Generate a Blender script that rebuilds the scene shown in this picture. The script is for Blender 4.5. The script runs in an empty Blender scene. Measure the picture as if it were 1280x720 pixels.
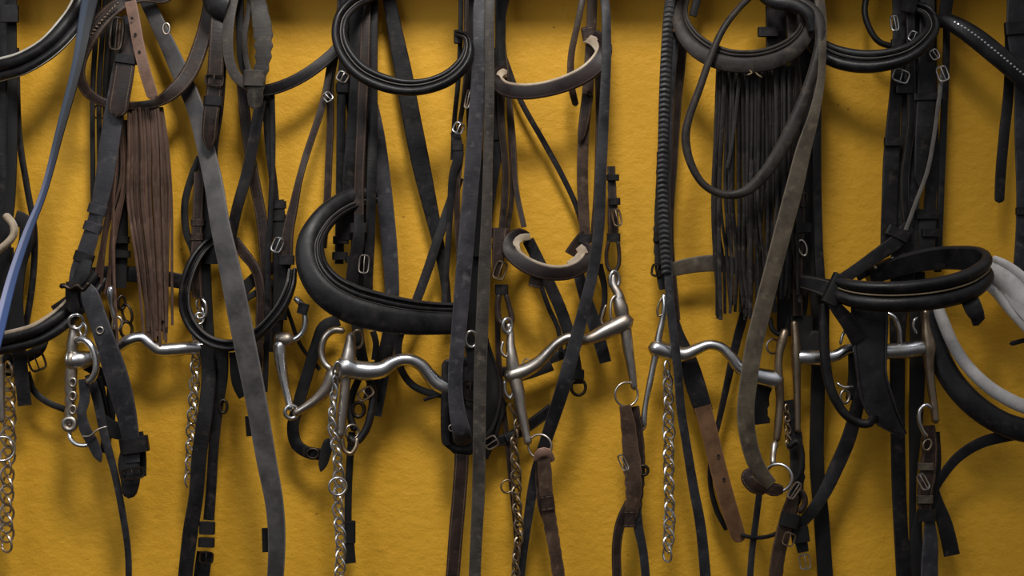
import bpy, bmesh, math, random
from mathutils import Vector, Matrix, noise
random.seed(7)
C = bpy.context.scene.collection
S0, D, ZC = 0.0009, 1.8, 1.55          # metres per pixel on the wall, camera distance, camera height

def P(x, y, d):                        # traced point, d cm in front of the wall
    k = S0*(D-d/100)/D
    return Vector(((x-640)*k, -d/100, ZC+(360-y)*k))
def PX(d): return S0*(D-d/100)/D

# ------------------------------------------------------------------ materials
MATS = {}
def nd(nt, t, **kw):
    n = nt.nodes.new(t)
    for k, v in kw.items(): setattr(n, k, v)
    return n
def lin(c):
    return tuple(((v/255)/12.92 if v/255 <= .04045 else ((v/255+.055)/1.055)**2.4) for v in c)+(1,)
def newmat(name):
    m = bpy.data.materials.new(name); m.use_nodes = True
    nt = m.node_tree; b = nt.nodes['Principled BSDF']; return m, nt, b
def mixc(nt, fac, a, b):
    n = nd(nt, 'ShaderNodeMix', data_type='RGBA')
    if isinstance(fac, float): n.inputs[0].default_value = fac
    else: nt.links.new(fac, n.inputs[0])
    for s, v in ((6, a), (7, b)):
        if isinstance(v, tuple): n.inputs[s].default_value = v
        else: nt.links.new(v, n.inputs[s])
    return n.outputs[2]
def math_(nt, op, a, b=None, c=None):
    n = nd(nt, 'ShaderNodeMath', operation=op)
    for i, v in enumerate((a, b, c)):
        if v is None: continue
        if isinstance(v, (int, float)): n.inputs[i].default_value = v
        else: nt.links.new(v, n.inputs[i])
    return n.outputs[0]
def leather(name, c1, c2, rough=.45, stitch=None, crease=.0, wear=None, bump=.25, grain=900, laced=False, spec=.25):
    m, nt, b = newmat(name); L = nt.links
    tc = nd(nt, 'ShaderNodeTexCoord'); uv = nd(nt, 'ShaderNodeSeparateXYZ'); L.new(tc.outputs['UV'], uv.inputs[0])
    n1 = nd(nt, 'ShaderNodeTexNoise'); n1.inputs['Scale'].default_value = 38; n1.inputs['Detail'].default_value = 6
    n1.inputs['Roughness'].default_value = .62
    L.new(tc.outputs['Object'], n1.inputs['Vector'])
    r = nd(nt, 'ShaderNodeMapRange'); r.inputs[1].default_value = .36; r.inputs[2].default_value = .66
    L.new(n1.outputs[0], r.inputs[0])
    col = mixc(nt, r.outputs[0], lin(c1), lin(c2))
    av = math_(nt, 'ABSOLUTE', math_(nt, 'SUBTRACT', uv.outputs[1], .5))         # 0 centre, .5 edge
    if wear:
        n3 = nd(nt, 'ShaderNodeTexNoise'); n3.inputs['Scale'].default_value = 120; n3.inputs['Detail'].default_value = 4
        L.new(tc.outputs['Object'], n3.inputs['Vector'])
        w = nd(nt, 'ShaderNodeMapRange'); w.inputs[1].default_value = .56; w.inputs[2].default_value = .74; w.inputs[4].default_value = .5
        L.new(n3.outputs[0], w.inputs[0]); col = mixc(nt, w.outputs[0], col, lin(wear))
    # edges a touch lighter: worn
    e = nd(nt, 'ShaderNodeMapRange'); e.inputs[1].default_value = .42; e.inputs[2].default_value = .5; e.inputs[4].default_value = .35
    L.new(av, e.inputs[0]); col = mixc(nt, e.outputs[0], col, lin(tuple(min(255, v*1.7+12) for v in c2)))
    n2 = nd(nt, 'ShaderNodeTexNoise'); n2.inputs['Scale'].default_value = grain; n2.inputs['Detail'].default_value = 3
    L.new(tc.outputs['Object'], n2.inputs['Vector'])
    h = math_(nt, 'ADD', math_(nt, 'MULTIPLY', n2.outputs[0], .5), math_(nt, 'MULTIPLY', n1.outputs[0], 1.2))
    if crease:
        mp = nd(nt, 'ShaderNodeMapping'); mp.inputs['Scale'].default_value = (420, 1.4, 1); L.new(tc.outputs['UV'], mp.inputs[0])
        n4 = nd(nt, 'ShaderNodeTexNoise'); n4.inputs['Scale'].default_value = 1; n4.inputs['Detail'].default_value = 3
        L.new(mp.outputs[0], n4.inputs['Vector']); h = math_(nt, 'ADD', h, math_(nt, 'MULTIPLY', n4.outputs[0], crease))
    if laced:
        z = math_(nt, 'SINE', math_(nt, 'MULTIPLY', math_(nt, 'SUBTRACT', uv.outputs[0], math_(nt, 'MULTIPLY', av, .003)), 1150))
        h = math_(nt, 'ADD', h, math_(nt, 'MULTIPLY', z, .9))
        zz = nd(nt, 'ShaderNodeMapRange'); zz.inputs[1].default_value = -1; zz.inputs[2].default_value = .2; L.new(z, zz.inputs[0])
        col = mixc(nt, zz.outputs[0], (.011, .01, .01, 1), col)
    if stitch:
        d1 = math_(nt, 'LESS_THAN', math_(nt, 'ABSOLUTE', math_(nt, 'SUBTRACT', av, .37)), .022)
        d2 = math_(nt, 'GREATER_THAN', math_(nt, 'FRACT', math_(nt, 'MULTIPLY', uv.outputs[0], 420)), .38)
        f = math_(nt, 'MULTIPLY', d1, d2); col = mixc(nt, math_(nt, 'MULTIPLY', f, .8), col, lin(stitch)); h = math_(nt, 'ADD', h, math_(nt, 'MULTIPLY', f, .4))
    oi = nd(nt, 'ShaderNodeObjectInfo'); hs = nd(nt, 'ShaderNodeHueSaturation')
    L.new(math_(nt, 'MULTIPLY_ADD', oi.outputs['Random'], .55, .78), hs.inputs['Value']); L.new(col, hs.inputs['Color']); col = hs.outputs[0]
    L.new(col, b.inputs['Base Color'])
    rr = nd(nt, 'ShaderNodeMapRange'); rr.inputs[1].default_value = .3; rr.inputs[2].default_value = .7
    rr.inputs[3].default_value = rough-.1; rr.inputs[4].default_value = rough+.16
    L.new(n1.outputs[0], rr.inputs[0]); L.new(rr.outputs[0], b.inputs['Roughness'])
    b.inputs['Specular IOR Level'].default_value = spec
    bp = nd(nt, 'ShaderNodeBump'); bp.inputs['Strength'].default_value = bump; bp.inputs['Distance'].default_value = .001
    L.new(h, bp.inputs['Height']); L.new(bp.outputs[0], b.inputs['Normal'])
    MATS[name] = m; return m
leather('black', (12,11,12), (26,23,24), .40, crease=.5, wear=(58,50,45))
leather('black_stitched', (13,12,12), (27,24,25), .40, stitch=(92,84,76), crease=.5)
leather('black_gloss', (16,15,16), (30,28,30), .38, crease=.35, bump=.25, wear=(50,44,40))
leather('worn_black', (30,26,24), (52,46,42), .48, crease=.35, wear=(84,72,60))
leather('black_matte', (10,9,9), (20,17,16), .6, crease=.3, spec=.3)
leather('slate', (30,29,32), (50,48,51), .42, crease=.5, wear=(82,80,80))
leather('grey_rein', (44,42,42), (70,67,66), .45, crease=.4, wear=(70,62,54))
leather('worn_grey', (37,32,29), (62,56,50), .5, crease=.7, wear=(98,88,76), bump=.35)
leather('brown_dark', (28,20,16), (48,34,29), .42, stitch=(112,92,72), crease=.6, wear=(74,58,48))
leather('brown', (42,31,24), (69,52,40), .45, crease=.8, wear=(96,78,62))
leather('brown_gloss', (17,8,7), (32,19,16), .45, stitch=(80,62,52), bump=.15)
leather('fringe_brown', (55,40,32), (85,64,53), .55, wear=(108,86,72))
leather('fringe_black', (19,17,17), (40,36,34), .45, wear=(78,68,60))
leather('tan', (98,74,62), (128,100,86), .5, crease=1.2, wear=(80,60,50))
leather('strap_tan', (84,58,38), (112,80,54), .48, crease=.8, wear=(64,48,38))
leather('olive', (52,45,38), (81,72,59), .5, crease=.7, wear=(104,94,78))
leather('cream', (142,124,104), (188,172,150), .7, wear=(104,80,56), bump=.6)
leather('white', (176,172,170), (206,202,198), .6, wear=(150,140,128))
leather('laced', (20,19,20), (36,34,36), .4, laced=True, bump=.4)
leather('piping_white', (176,170,156), (206,202,194), .6, wear=(110,92,66))
leather('piping_tan', (104,88,66), (140,122,94), .55)
leather('piping_grey', (70,66,64), (104,98,92), .5)
def metal(name, c, rough, c2=None, m2=.35):
    m, nt, b = newmat(name); L = nt.links
    tc = nd(nt, 'ShaderNodeTexCoord'); n = nd(nt, 'ShaderNodeTexNoise'); n.inputs['Scale'].default_value = 70; n.inputs['Detail'].default_value = 5
    L.new(tc.outputs['Object'], n.inputs['Vector'])
    r = nd(nt, 'ShaderNodeMapRange'); r.inputs[1].default_value = .42; r.inputs[2].default_value = .7; L.new(n.outputs[0], r.inputs[0])
    L.new(mixc(nt, r.outputs[0], lin(c), lin(c2 or c)), b.inputs['Base Color']); b.inputs['Metallic'].default_value = 1
    q = nd(nt, 'ShaderNodeMapRange'); q.inputs[3].default_value = rough; q.inputs[4].default_value = rough+m2
    L.new(r.outputs[0], q.inputs[0]); L.new(q.outputs[0], b.inputs['Roughness'])
    bp = nd(nt, 'ShaderNodeBump'); bp.inputs['Strength'].default_value = .12; bp.inputs['Distance'].default_value = .001
    L.new(n.outputs[0], bp.inputs['Height']); L.new(bp.outputs[0], b.inputs['Normal'])
    MATS[name] = m
metal('steel', (214,214,218), .22, (172,168,164), .2)
metal('dull_steel', (190,182,174), .3, (146,132,118), .25)
metal('old_nickel', (160,144,124), .34, (108,90,72), .25)
metal('dark_metal', (70,62,56), .4, (44,36,30), .2)
m, nt, b = newmat('crystal'); b.inputs['Base Color'].default_value = (.75,.75,.8,1); b.inputs['Roughness'].default_value = .1; b.inputs['Metallic'].default_value = .7; MATS['crystal'] = m
m, nt, b = newmat('wood'); b.inputs['Base Color'].default_value = (.12,.07,.03,1); MATS['wood'] = m
tc = nd(nt, 'ShaderNodeTexCoord'); wv = nd(nt, 'ShaderNodeTexNoise'); wv.inputs['Scale'].default_value = 30
nt.links.new(tc.outputs['Object'], wv.inputs['Vector']); nt.links.new(mixc(nt, wv.outputs[0], (.07,.04,.02,1), (.18,.1,.05,1)), b.inputs['Base Color'])
# blue webbing lead: pale stripe along one edge, darker towards its top
m, nt, b = newmat('blue_lead'); MATS['blue_lead'] = m; L = nt.links
tc = nd(nt, 'ShaderNodeTexCoord'); uv = nd(nt, 'ShaderNodeSeparateXYZ'); L.new(tc.outputs['UV'], uv.inputs[0])
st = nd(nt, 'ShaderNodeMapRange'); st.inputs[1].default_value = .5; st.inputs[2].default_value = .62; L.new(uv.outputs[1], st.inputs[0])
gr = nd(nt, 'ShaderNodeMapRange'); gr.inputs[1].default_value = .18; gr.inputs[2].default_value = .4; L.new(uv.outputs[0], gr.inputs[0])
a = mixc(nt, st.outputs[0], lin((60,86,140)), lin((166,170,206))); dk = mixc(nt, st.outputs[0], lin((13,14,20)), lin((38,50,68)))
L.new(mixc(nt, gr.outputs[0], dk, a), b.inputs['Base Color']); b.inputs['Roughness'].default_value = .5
# plaster wall
m, nt, b = newmat('yellow_plaster'); MATS['wall'] = m; L = nt.links
tc = nd(nt, 'ShaderNodeTexCoord')
def nz(scale, det, ro=.5, src=None):
    n = nd(nt, 'ShaderNodeTexNoise'); n.inputs['Scale'].default_value = scale; n.inputs['Detail'].default_value = det; n.inputs['Roughness'].default_value = ro
    L.new(src or tc.outputs['Object'], n.inputs['Vector']); return n.outputs[0]
big = nz(5, 4, .6); mid = nz(60, 6, .65); fine = nz(260, 5, .6)
mpw = nd(nt, 'ShaderNodeMapping'); mpw.inputs['Scale'].default_value = (1, 1, 1.35); L.new(tc.outputs['Object'], mpw.inputs[0]); streak = nz(75, 6, .6, mpw.outputs[0])
col = mixc(nt, big, lin((208,152,34)), lin((218,165,45)))
mr = nd(nt, 'ShaderNodeMapRange'); mr.inputs[1].default_value = .62; mr.inputs[2].default_value = .78; mr.inputs[4].default_value = .3; L.new(mid, mr.inputs[0])
col = mixc(nt, mr.outputs[0], col, lin((178,124,26)))
vo = nd(nt, 'ShaderNodeTexVoronoi'); vo.inputs['Scale'].default_value = 34; L.new(tc.outputs['Object'], vo.inputs['Vector'])
sp = nd(nt, 'ShaderNodeMapRange'); sp.inputs[1].default_value = .035; sp.inputs[2].default_value = .06; sp.inputs[3].default_value = 1; sp.inputs[4].default_value = 0; L.new(vo.outputs['Distance'], sp.inputs[0])
gate = math_(nt, 'GREATER_THAN', nz(11, 2), .53)
col = mixc(nt, math_(nt, 'MULTIPLY', math_(nt, 'MULTIPLY', sp.outputs[0], gate), .6), col, lin((110,70,20)))
L.new(col, b.inputs['Base Color']); b.inputs['Roughness'].default_value = .62; b.inputs['Specular IOR Level'].default_value = .3
hh = math_(nt, 'ADD', math_(nt, 'MULTIPLY', streak, 1.1), math_(nt, 'ADD', math_(nt, 'MULTIPLY', fine, .3), math_(nt, 'MULTIPLY', mid, .5)))
bp = nd(nt, 'ShaderNodeBump'); bp.inputs['Strength'].default_value = .5; bp.inputs['Distance'].default_value = .003
L.new(hh, bp.inputs['Height']); L.new(bp.outputs[0], b.inputs['Normal'])

# ------------------------------------------------------------------ mesh helpers
def mkobj(name, verts, faces, mat, parent=None, uvs=None, smooth=True, sharp=50):
    me = bpy.data.meshes.new(name)
    org = sum(verts, Vector())/len(verts)
    me.from_pydata([v-org for v in verts], [], faces)
    bm = bmesh.new(); bm.from_mesh(me); bmesh.ops.recalc_face_normals(bm, faces=bm.faces); bm.to_mesh(me); bm.free()
    if uvs:
        ul = me.uv_layers.new(name='UVMap')
        for lp in me.loops: ul.data[lp.index].uv = uvs[lp.vertex_index]
    me.materials.append(MATS[mat] if isinstance(mat, str) else mat)
    if smooth:
        me.polygons.foreach_set('use_smooth', [True]*len(me.polygons)); me.set_sharp_from_angle(angle=math.radians(sharp))
    me.update()
    o = bpy.data.objects.new(name, me); C.objects.link(o)
    if parent is not None:
        o.parent = parent; w = Vector(parent['_o']); o.location = org-w
    else: o.location = org
    o['_o'] = tuple(org)
    return o
def thing(name, x, y, d, label, cat, group=None):
    o = bpy.data.objects.new(name, None); C.objects.link(o); p = P(x, y, d); o.location = p; o['_o'] = tuple(p)
    o.empty_display_size = .02; o['label'] = label; o['category'] = cat
    if group: o['group'] = group
    return o
def tag(o, label, cat, group=None):
    o['label'] = label; o['category'] = cat
    if group: o['group'] = group
    return o
def cr(pts, step):
    """smooth curve through rows of numbers; first three are x, y (px) and d"""
    n = len(pts); out = []
    if n == 2: pts = [pts[0], [(a+b)/2 for a, b in zip(*pts)], pts[1]]; n = 3
    for i in range(n-1):
        p1, p2 = pts[i], pts[i+1]
        p0 = pts[i-1] if i else [2*a-b for a, b in zip(p1, p2)]
        p3 = pts[i+2] if i+2 < n else [2*b-a for a, b in zip(p1, p2)]
        L = math.dist(p1[:2], p2[:2]) + 4*abs(p1[2]-p2[2]); k = max(2, int(L/step))
        dt = [max(math.dist(a[:2], b[:2])+6*abs(a[2]-b[2]), 1e-3)**.5 for a, b in ((p0,p1),(p1,p2),(p2,p3))]
        t0, t1 = 0, dt[0]; t2 = t1+dt[1]; t3 = t2+dt[2]
        for j in range(k + (i == n-2)):
            t = t1+(t2-t1)*j/k; row = []
            for a, b_, c, e in zip(p0, p1, p2, p3):
                A1 = (t1-t)/(t1-t0)*a+(t-t0)/(t1-t0)*b_; A2 = (t2-t)/(t2-t1)*b_+(t-t1)/(t2-t1)*c; A3 = (t3-t)/(t3-t2)*c+(t-t2)/(t3-t2)*e
                B1 = (t2-t)/(t2-t0)*A1+(t-t0)/(t2-t0)*A2; B2 = (t3-t)/(t3-t1)*A2+(t-t1)/(t3-t1)*A3
                row.append((t2-t)/(t2-t1)*B1+(t-t1)/(t2-t1)*B2)
            out.append(row)
    return out
def lobes(spec, n=7, edge=.12):
    """front surface made of rounded lobes: (u0, u1, height)"""
    f = []
    for u0, u1, h in spec:
        for j in range(n):
            a = math.pi*j/(n-1) if n > 1 else 0
            f.append((u0+(u1-u0)*(1-math.cos(a))/2, edge+math.sin(a)*h))
    return f + [(.5, -.25), (.44, -.5), (-.44, -.5), (-.5, -.25)]
PROF = {
 'flat': [(-.5,.15),(-.47,.42),(-.4,.5),(0,.54),(.4,.5),(.47,.42),(.5,.15),(.5,-.2),(.45,-.5),(-.45,-.5),(-.5,-.2)],
 'round': [(math.cos(math.pi*(1-j/6))*.5, math.sin(math.pi*(1-j/6))*.5) for j in range(12)],
 'pad': lobes([(-.5,.08,.75),(.08,.5,.5)]),       # two rolls
 'padi': lobes([(-.5,-.14,.45),(-.14,-.04,.2),(-.04,.5,.75)], 6),   # narrow inner roll, broad outer roll
 'nose': lobes([(-.5,-.36,.4),(-.36,-.2,.28),(-.2,.5,.34)], 7, .16),   # thin inner roll, narrow welt, broad face
 'pad3': lobes([(-.5,-.28,.45),(-.28,.28,.8),(.28,.5,.45)], 6),
 'dome': lobes([(-.5,.5,.8)], 11),
 'fold': lobes([(-.5,-.4,.4),(-.4,.4,.14),(.4,.5,.4)], 6),
}
TH = {'flat':3.4, 'pad':9, 'padi':9, 'nose':12, 'nose': lobes([(-.5,-.36,.4),(-.36,-.2,.28),(-.2,.5,.34)], 7, .16),   # thin inner roll, narrow welt, broad face
 'pad3':9, 'dome':7, 'fold':5}
def frames(pts, step, wdir=None, tilt=0, wob=0, seed=0):
    rows = cr(pts, step); cs = [P(*r[:3]) for r in rows]; fr = []
    for i, c in enumerate(cs):
        T = (cs[min(i+1, len(cs)-1)]-cs[max(i-1, 0)])
        T = T.normalized() if T.length > 1e-9 else Vector((0,0,-1))
        if wdir is not None:
            W = Vector(wdir); W = (W-T*W.dot(T)).normalized(); N = W.cross(T)
        else:
            R = Vector((0,-1,0)); N = R-T*R.dot(T)
            if N.length < 1e-3: N = Vector((0,-.2,1))
            N.normalize(); W = T.cross(N)
        a = tilt
        if len(rows[i]) > 4: a += rows[i][4]
        if wob: a += wob*(noise.noise(Vector((i*step/70.0, seed*3.7, 1.3)))*2)
        if a:
            q = Matrix.Rotation(math.radians(a), 3, T); W = q@W; N = q@N
        fr.append((c, T, W, N, rows[i][3]*PX(rows[i][2]), PX(rows[i][2])))
    return fr
def sweep(name, fr, prof, mat, parent, th=None, uo=0, vo=0, wpx=None, ends='cc', closed=False, flip=False, lump=0):
    """sweep a profile along frames; ends: c cut, r round, p point"""
    pr = PROF[prof]; n = len(pr); th = th or TH.get(prof)
    L = [0.0]
    for a, b in zip(fr, fr[1:]): L.append(L[-1]+(b[0]-a[0]).length)
    tot = L[-1]; V = []; U = []; F = []
    for i, (c, T, W, N, w, px) in enumerate(fr):
        ww = wpx*px if wpx else w; s = 1; cc = c + W*(uo*w) + N*(vo*px)
        for e, dist in ((ends[0], L[i]), (ends[1], tot-L[i])):
            R = ww*(.5 if e == 'r' else .85)
            if e in 'rp' and dist < R:
                q = 1-dist/R; s = min(s, max(.06, math.sqrt(max(0, 1-q*q)) if e == 'r' else (1-q)**.7))
        t = (ww if prof == 'round' else th*px)
        st = s if prof == 'round' else 1
        l = 1+lump*noise.noise(Vector((L[i]*160, 2.2, 1.1))) if lump else 1
        for u, v in pr:
            if flip: u = -u
            V.append(cc + W*(u*ww*s*l) + N*(v*t*st)); U.append((L[i], (u if not flip else -u)+.5))
    m = len(fr)
    for i in range(m-1 if not closed else m):
        j2 = (i+1) % m
        for j in range(n):
            k = (j+1) % n; q = (i*n+j, j2*n+j, j2*n+k, i*n+k)
            F.append(q if not flip else q[::-1])
    if not closed:
        F.append(tuple(range(n)) if not flip else tuple(range(n))[::-1]); e = tuple((m-1)*n+j for j in range(n))[::-1]; F.append(e if not flip else e[::-1])
    # fix the caps' and sides' winding once: outward
    return mkobj(name, V, [f[::-1] for f in F], mat, parent, U, sharp=48 if prof != 'round' else 60)
SEED = [0]
def dd(pts, d, w):
    out = []
    for p in pts:
        p = list(p)
        if len(p) == 2: p += [d]
        if len(p) == 3: p += [w]
        if len(p) == 4: p += [0]
        out.append([float(v) for v in p])
    return out
def strap(par, name, pts, w=12, mat='black', d=4, prof='flat', tilt=0, wob=9, ends='cc', th=None, wdir=None, step=5, flip=False, lump=0.0):
    """pts rows: x, y[, d[, w[, tilt]]]"""
    SEED[0] += 1
    fr = frames(dd(pts, d, w), step, wdir, tilt, wob, SEED[0])
    if ends != 'cc':      # finer rings where the tip narrows
        fr = frames(dd(pts, d, w), 2.2, wdir, tilt, wob, SEED[0])
    o = sweep(name, fr, prof, mat, par, th=th, ends=ends, flip=flip, lump=lump); o['_fr'] = 0
    FR[o.name] = fr; return o
FR = {}
def piping(o, u, v, w, mat, name='piping'):
    return sweep(name, FR[o.name], 'round', mat, o, uo=u, vo=v, wpx=w)
def tube(par, name, pts, w=8, mat='steel', d=5, ends='rr', step=2.5, lump=0):
    q = 1.14 if 'steel' in mat or 'nickel' in mat else 1
    fr = [(c, T, W, N, ww*q, px) for c, T, W, N, ww, px in frames(dd(pts, d, w), step)]; return sweep(name, fr, 'round', mat, par, ends=ends, lump=lump)
def torus(par, name, x, y, d, r, wire, mat='steel', rx=1.0, yaw=0, pitch=0, roll=0, seg=28):
    """ring in the picture plane, turned by yaw / pitch / roll degrees"""
    c = P(x, y, d); px = PX(d); M = Matrix.Rotation(math.radians(roll), 3, 'Y')@Matrix.Rotation(math.radians(yaw), 3, 'Z')@Matrix.Rotation(math.radians(pitch), 3, 'X')
    V = []; F = []; k = 8
    for i in range(seg):
        a = 2*math.pi*i/seg; rad = Vector((math.cos(a)*rx, 0, math.sin(a)))
        nr = Vector((math.cos(a), 0, math.sin(a)))
        for j in range(k):
            bb = 2*math.pi*j/k
            V.append(c+M@(rad*r*px + nr*(math.cos(bb)*wire/2*px) + Vector((0, math.sin(bb)*wire/2*px, 0))))
            F.append((i*k+j, i*k+(j+1) % k, ((i+1) % seg)*k+(j+1) % k, ((i+1) % seg)*k+j))
    return mkobj(name, V, F, mat, par)
def chain(par, pts, w=13, d=6, mat='steel', pitch=8.5, wire=2.6, name='curb_chain', ell=1.45):
    """twisted curb chain: interlocked oval links, all one part"""
    rows = cr(dd(pts, d, w), 1.0); acc = 0; V = []; F = []; last = None; k = 0; sg = 14; kk = 6
    for i in range(len(rows)-1):
        a, b = P(*rows[i][:3]), P(*rows[i+1][:3]); acc += (b-a).length/PX(rows[i][2])
        if acc < pitch: continue
        acc = 0; T = (b-a).normalized(); px = PX(rows[i][2])
        N = Vector((0,-1,0)); W = T.cross(N).normalized(); ww = rows[i][3]
        ang = math.radians((38 if k % 2 else -38)+random.uniform(-12, 12)); sk = math.radians(random.uniform(-9, 9)+14)
        q = Matrix.Rotation(ang, 3, T)@Matrix.Rotation(sk, 3, N)
        X, Y, Z = q@W, q@T, q@N; base = len(V)
        for s in range(sg):
            t = 2*math.pi*s/sg; R = X*math.cos(t)*(ww*.5-wire/2)+Y*math.sin(t)*(pitch*ell-wire*.3)*.72
            nr = (X*math.cos(t)+Y*math.sin(t)).normalized(); up = Z*(math.sin(2*t)*wire*.35)
            for j in range(kk):
                bb = 2*math.pi*j/kk
                V.append(a+(R+up)*px+(nr*math.cos(bb)+Z*math.sin(bb))*wire/2*px)
                F.append((base+s*kk+j, base+s*kk+(j+1) % kk, base+((s+1) % sg)*kk+(j+1) % kk, base+((s+1) % sg)*kk+j))
        k += 1
    return mkobj(name, V, F, mat, par)
def keeper(par, x, y, w, h, d=5, ang=0, mat='black', deep=7, th=2.2, name='strap_keeper'):
    """leather loop round a strap; ang turns it clockwise"""
    w *= .93; th *= .75; deep *= .8; c = P(x, y, d); px = PX(d); V = []; F = []; U = []; M = Matrix.Rotation(math.radians(ang), 3, 'Y'); n = 20
    def sq(t, a, b_):
        cx, sx = math.cos(t), math.sin(t); e = .45
        return (math.copysign(abs(cx)**e, cx)*a, math.copysign(abs(sx)**e, sx)*b_)
    for i in range(n):
        t = 2*math.pi*i/n
        for (dx, z, o_) in ((0, -h/2, 0), (th*.6, -h/2+th*.3, 1), (th*.6, h/2-th*.3, 1), (0, h/2, 0), (-th*.2, 0, 0)):
            a, b_ = sq(t, w/2+dx, deep/2+dx); V.append(c+M@Vector((a, b_, z))*px); U.append((i/n*.03, (z/h)+.5))
        for j in range(5):
            F.append((i*5+j, i*5+(j+1) % 5, ((i+1) % n)*5+(j+1) % 5, ((i+1) % n)*5+j))
    return mkobj(name, V, F, mat, par, U)
def bend_wire(par, name, loc, d, pts3, wire, mat, ang=0, closed=True):
    c = P(loc[0], loc[1], d); px = PX(d); M = Matrix.Rotation(math.radians(ang), 3, 'Y')
    n = len(pts3); V = []; F = []; k = 6
    Q = [c+M@Vector(p)*px for p in pts3]
    for i in range(n):
        a = Q[(i-1) % n] if closed or i else Q[i]; b = Q[(i+1) % n] if closed or i < n-1 else Q[i]
        T = (b-a).normalized(); N = Vector((0,-1,0)); N = (N-T*N.dot(T))
        N = N.normalized() if N.length > .05 else Vector((0,0,1)); W = T.cross(N)
        for j in range(k):
            t = 2*math.pi*j/k; V.append(Q[i]+(W*math.cos(t)+N*math.sin(t))*wire/2*px)
    for i in range(n if closed else n-1):
        for j in range(k): F.append((i*k+j, i*k+(j+1) % k, ((i+1) % n)*k+(j+1) % k, ((i+1) % n)*k+j))
    if not closed: F.append(tuple(range(k))[::-1]); F.append(tuple((n-1)*k+j for j in range(k)))
    return V, F
def buckle(par, x, y, w=18, h=16, d=6, ang=0, mat='steel', wire=2.4, name='buckle'):
    """rounded rectangular frame bowed forward, with a tongue across it"""
    pts = []; n = 24
    for i in range(n):
        t = 2*math.pi*i/n; cx, sx = math.cos(t), math.sin(t); e = .5
        X = math.copysign(abs(cx)**e, cx)*w/2; Z = math.copysign(abs(sx)**e, sx)*h/2
        pts.append((X, -1.5*(1-(2*X/w)**2), Z))
    V, F = bend_wire(par, name, (x, y), d, pts, wire, mat, ang)
    V2, F2 = bend_wire(par, name, (x, y), d, [(0, -.5, h/2+1), (0, -2.5, h*.2), (.4, -2.6, -h*.2), (.6, -2.2, -h/2-1.5)], wire*.65, mat, ang, False)
    V += V2; F += [tuple(i+len(V)-len(V2) for i in f) for f in F2]
    return mkobj(name, V, F, mat, par)
def hole(par, x, y, d, r=2.2, mat='black_matte', name='strap_hole'):
    c = P(x, y, d); px = PX(d); n = 12; V = []; F = []
    for q, yy in ((r, 0), (r*.8, -.5), (r*.5, -.2), (r*.5, .3)):
        for i in range(n): t = 2*math.pi*i/n; V.append(c+Vector((math.cos(t)*q, yy, math.sin(t)*q))*px)
    for k in range(3):
        for i in range(n): F.append((k*n+i, k*n+(i+1) % n, (k+1)*n+(i+1) % n, (k+1)*n+i))
    F.append(tuple(3*n+i for i in range(n)))
    return mkobj(name, V, F, mat, par)
def panel(par, name, poly, d, mat, th=4, dl=None):
    """leather flap cut to an outline, edges rounded; dl: depth per corner"""
    import itertools
    n = len(poly); cx = sum(p[0] for p in poly)/n; cy = sum(p[1] for p in poly)/n; V = []; U = []; F = []
    rows = cr([list(p)+[dl[i] if dl else d] for i, p in enumerate(poly+[poly[0]])], 5)[:-1]; m = len(rows)
    xs = [p[0] for p in poly]; w = max(xs)-min(xs)
    rings = [(1, -.5), (1.0, .1), (.96, .5), (.86, .5), (.82, .3), (.78, .55), (.4, .75), ]
    for s, v in rings:
        for x, y, dd_ in rows:
            dc = dd_ if s > .5 else dd_*.7+d*.3
            V.append(P(cx+(x-cx)*s, cy+(y-cy)*s, dc)+Vector((0, -v*th*S0, 0))); U.append((y*S0, (x-min(xs))/w))
    for k in range(len(rings)-1):
        for i in range(m): F.append((k*m+i, k*m+(i+1) % m, (k+1)*m+(i+1) % m, (k+1)*m+i))
    F.append(tuple((len(rings)-1)*m+i for i in range(m))); F.append(tuple(range(m))[::-1])
    return mkobj(name, V, F, mat, par, U)
def fringe(par, strands, mat, w=3):
    for s in strands:
        strap(par, 'fringe_strand', s, w, mat, prof='flat', th=1.8, wob=22, step=14)
# ------------------------------------------------------------------ setting
def box(name, x0, x1, y0, y1, z0, z1, mat, parent=None):
    V = [Vector((x, y, z)) for x in (x0, x1) for y in (y0, y1) for z in (z0, z1)]
    o = mkobj(name, V, [(0,1,3,2), (4,6,7,5), (0,4,5,1), (2,3,7,6), (0,2,6,4), (1,5,7,3)], mat, parent, smooth=False); return o
w = box('wall_back', -2.2, 2.2, 0, .1, 0, 2.8, 'wall'); w['kind'] = 'structure'
rail = box('trim_1', -1.2, 1.2, -.092, 0.0, ZC+(360+44)*S0, ZC+(360+104)*S0, 'wall'); rail['kind'] = 'structure'
def peg(x):
    n = 14; V = []; r = 7*S0; c = P(x, -30, 0); c.x = (x-640)*S0*.97
    for y, q in ((0, 1.0), (-.085, 1.0), (-.088, 1.35), (-.1, 1.35), (-.103, 1.0)):
        for i in range(n): t = 2*math.pi*i/n; V.append(Vector((c.x+math.cos(t)*r*q, y, c.z+math.sin(t)*r*q)))
    F = [(k*n+i, k*n+(i+1) % n, (k+1)*n+(i+1) % n, (k+1)*n+i) for k in range(4) for i in range(n)]+[tuple(4*n+i for i in range(n)), tuple(range(n))]
    mkobj('peg', V, F, 'wood', rail)
for x in (8, 180, 268, 325, 450, 576, 625, 742, 845, 1005, 1130, 1180, 1272): peg(x)
s = strap; T = -26

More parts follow.
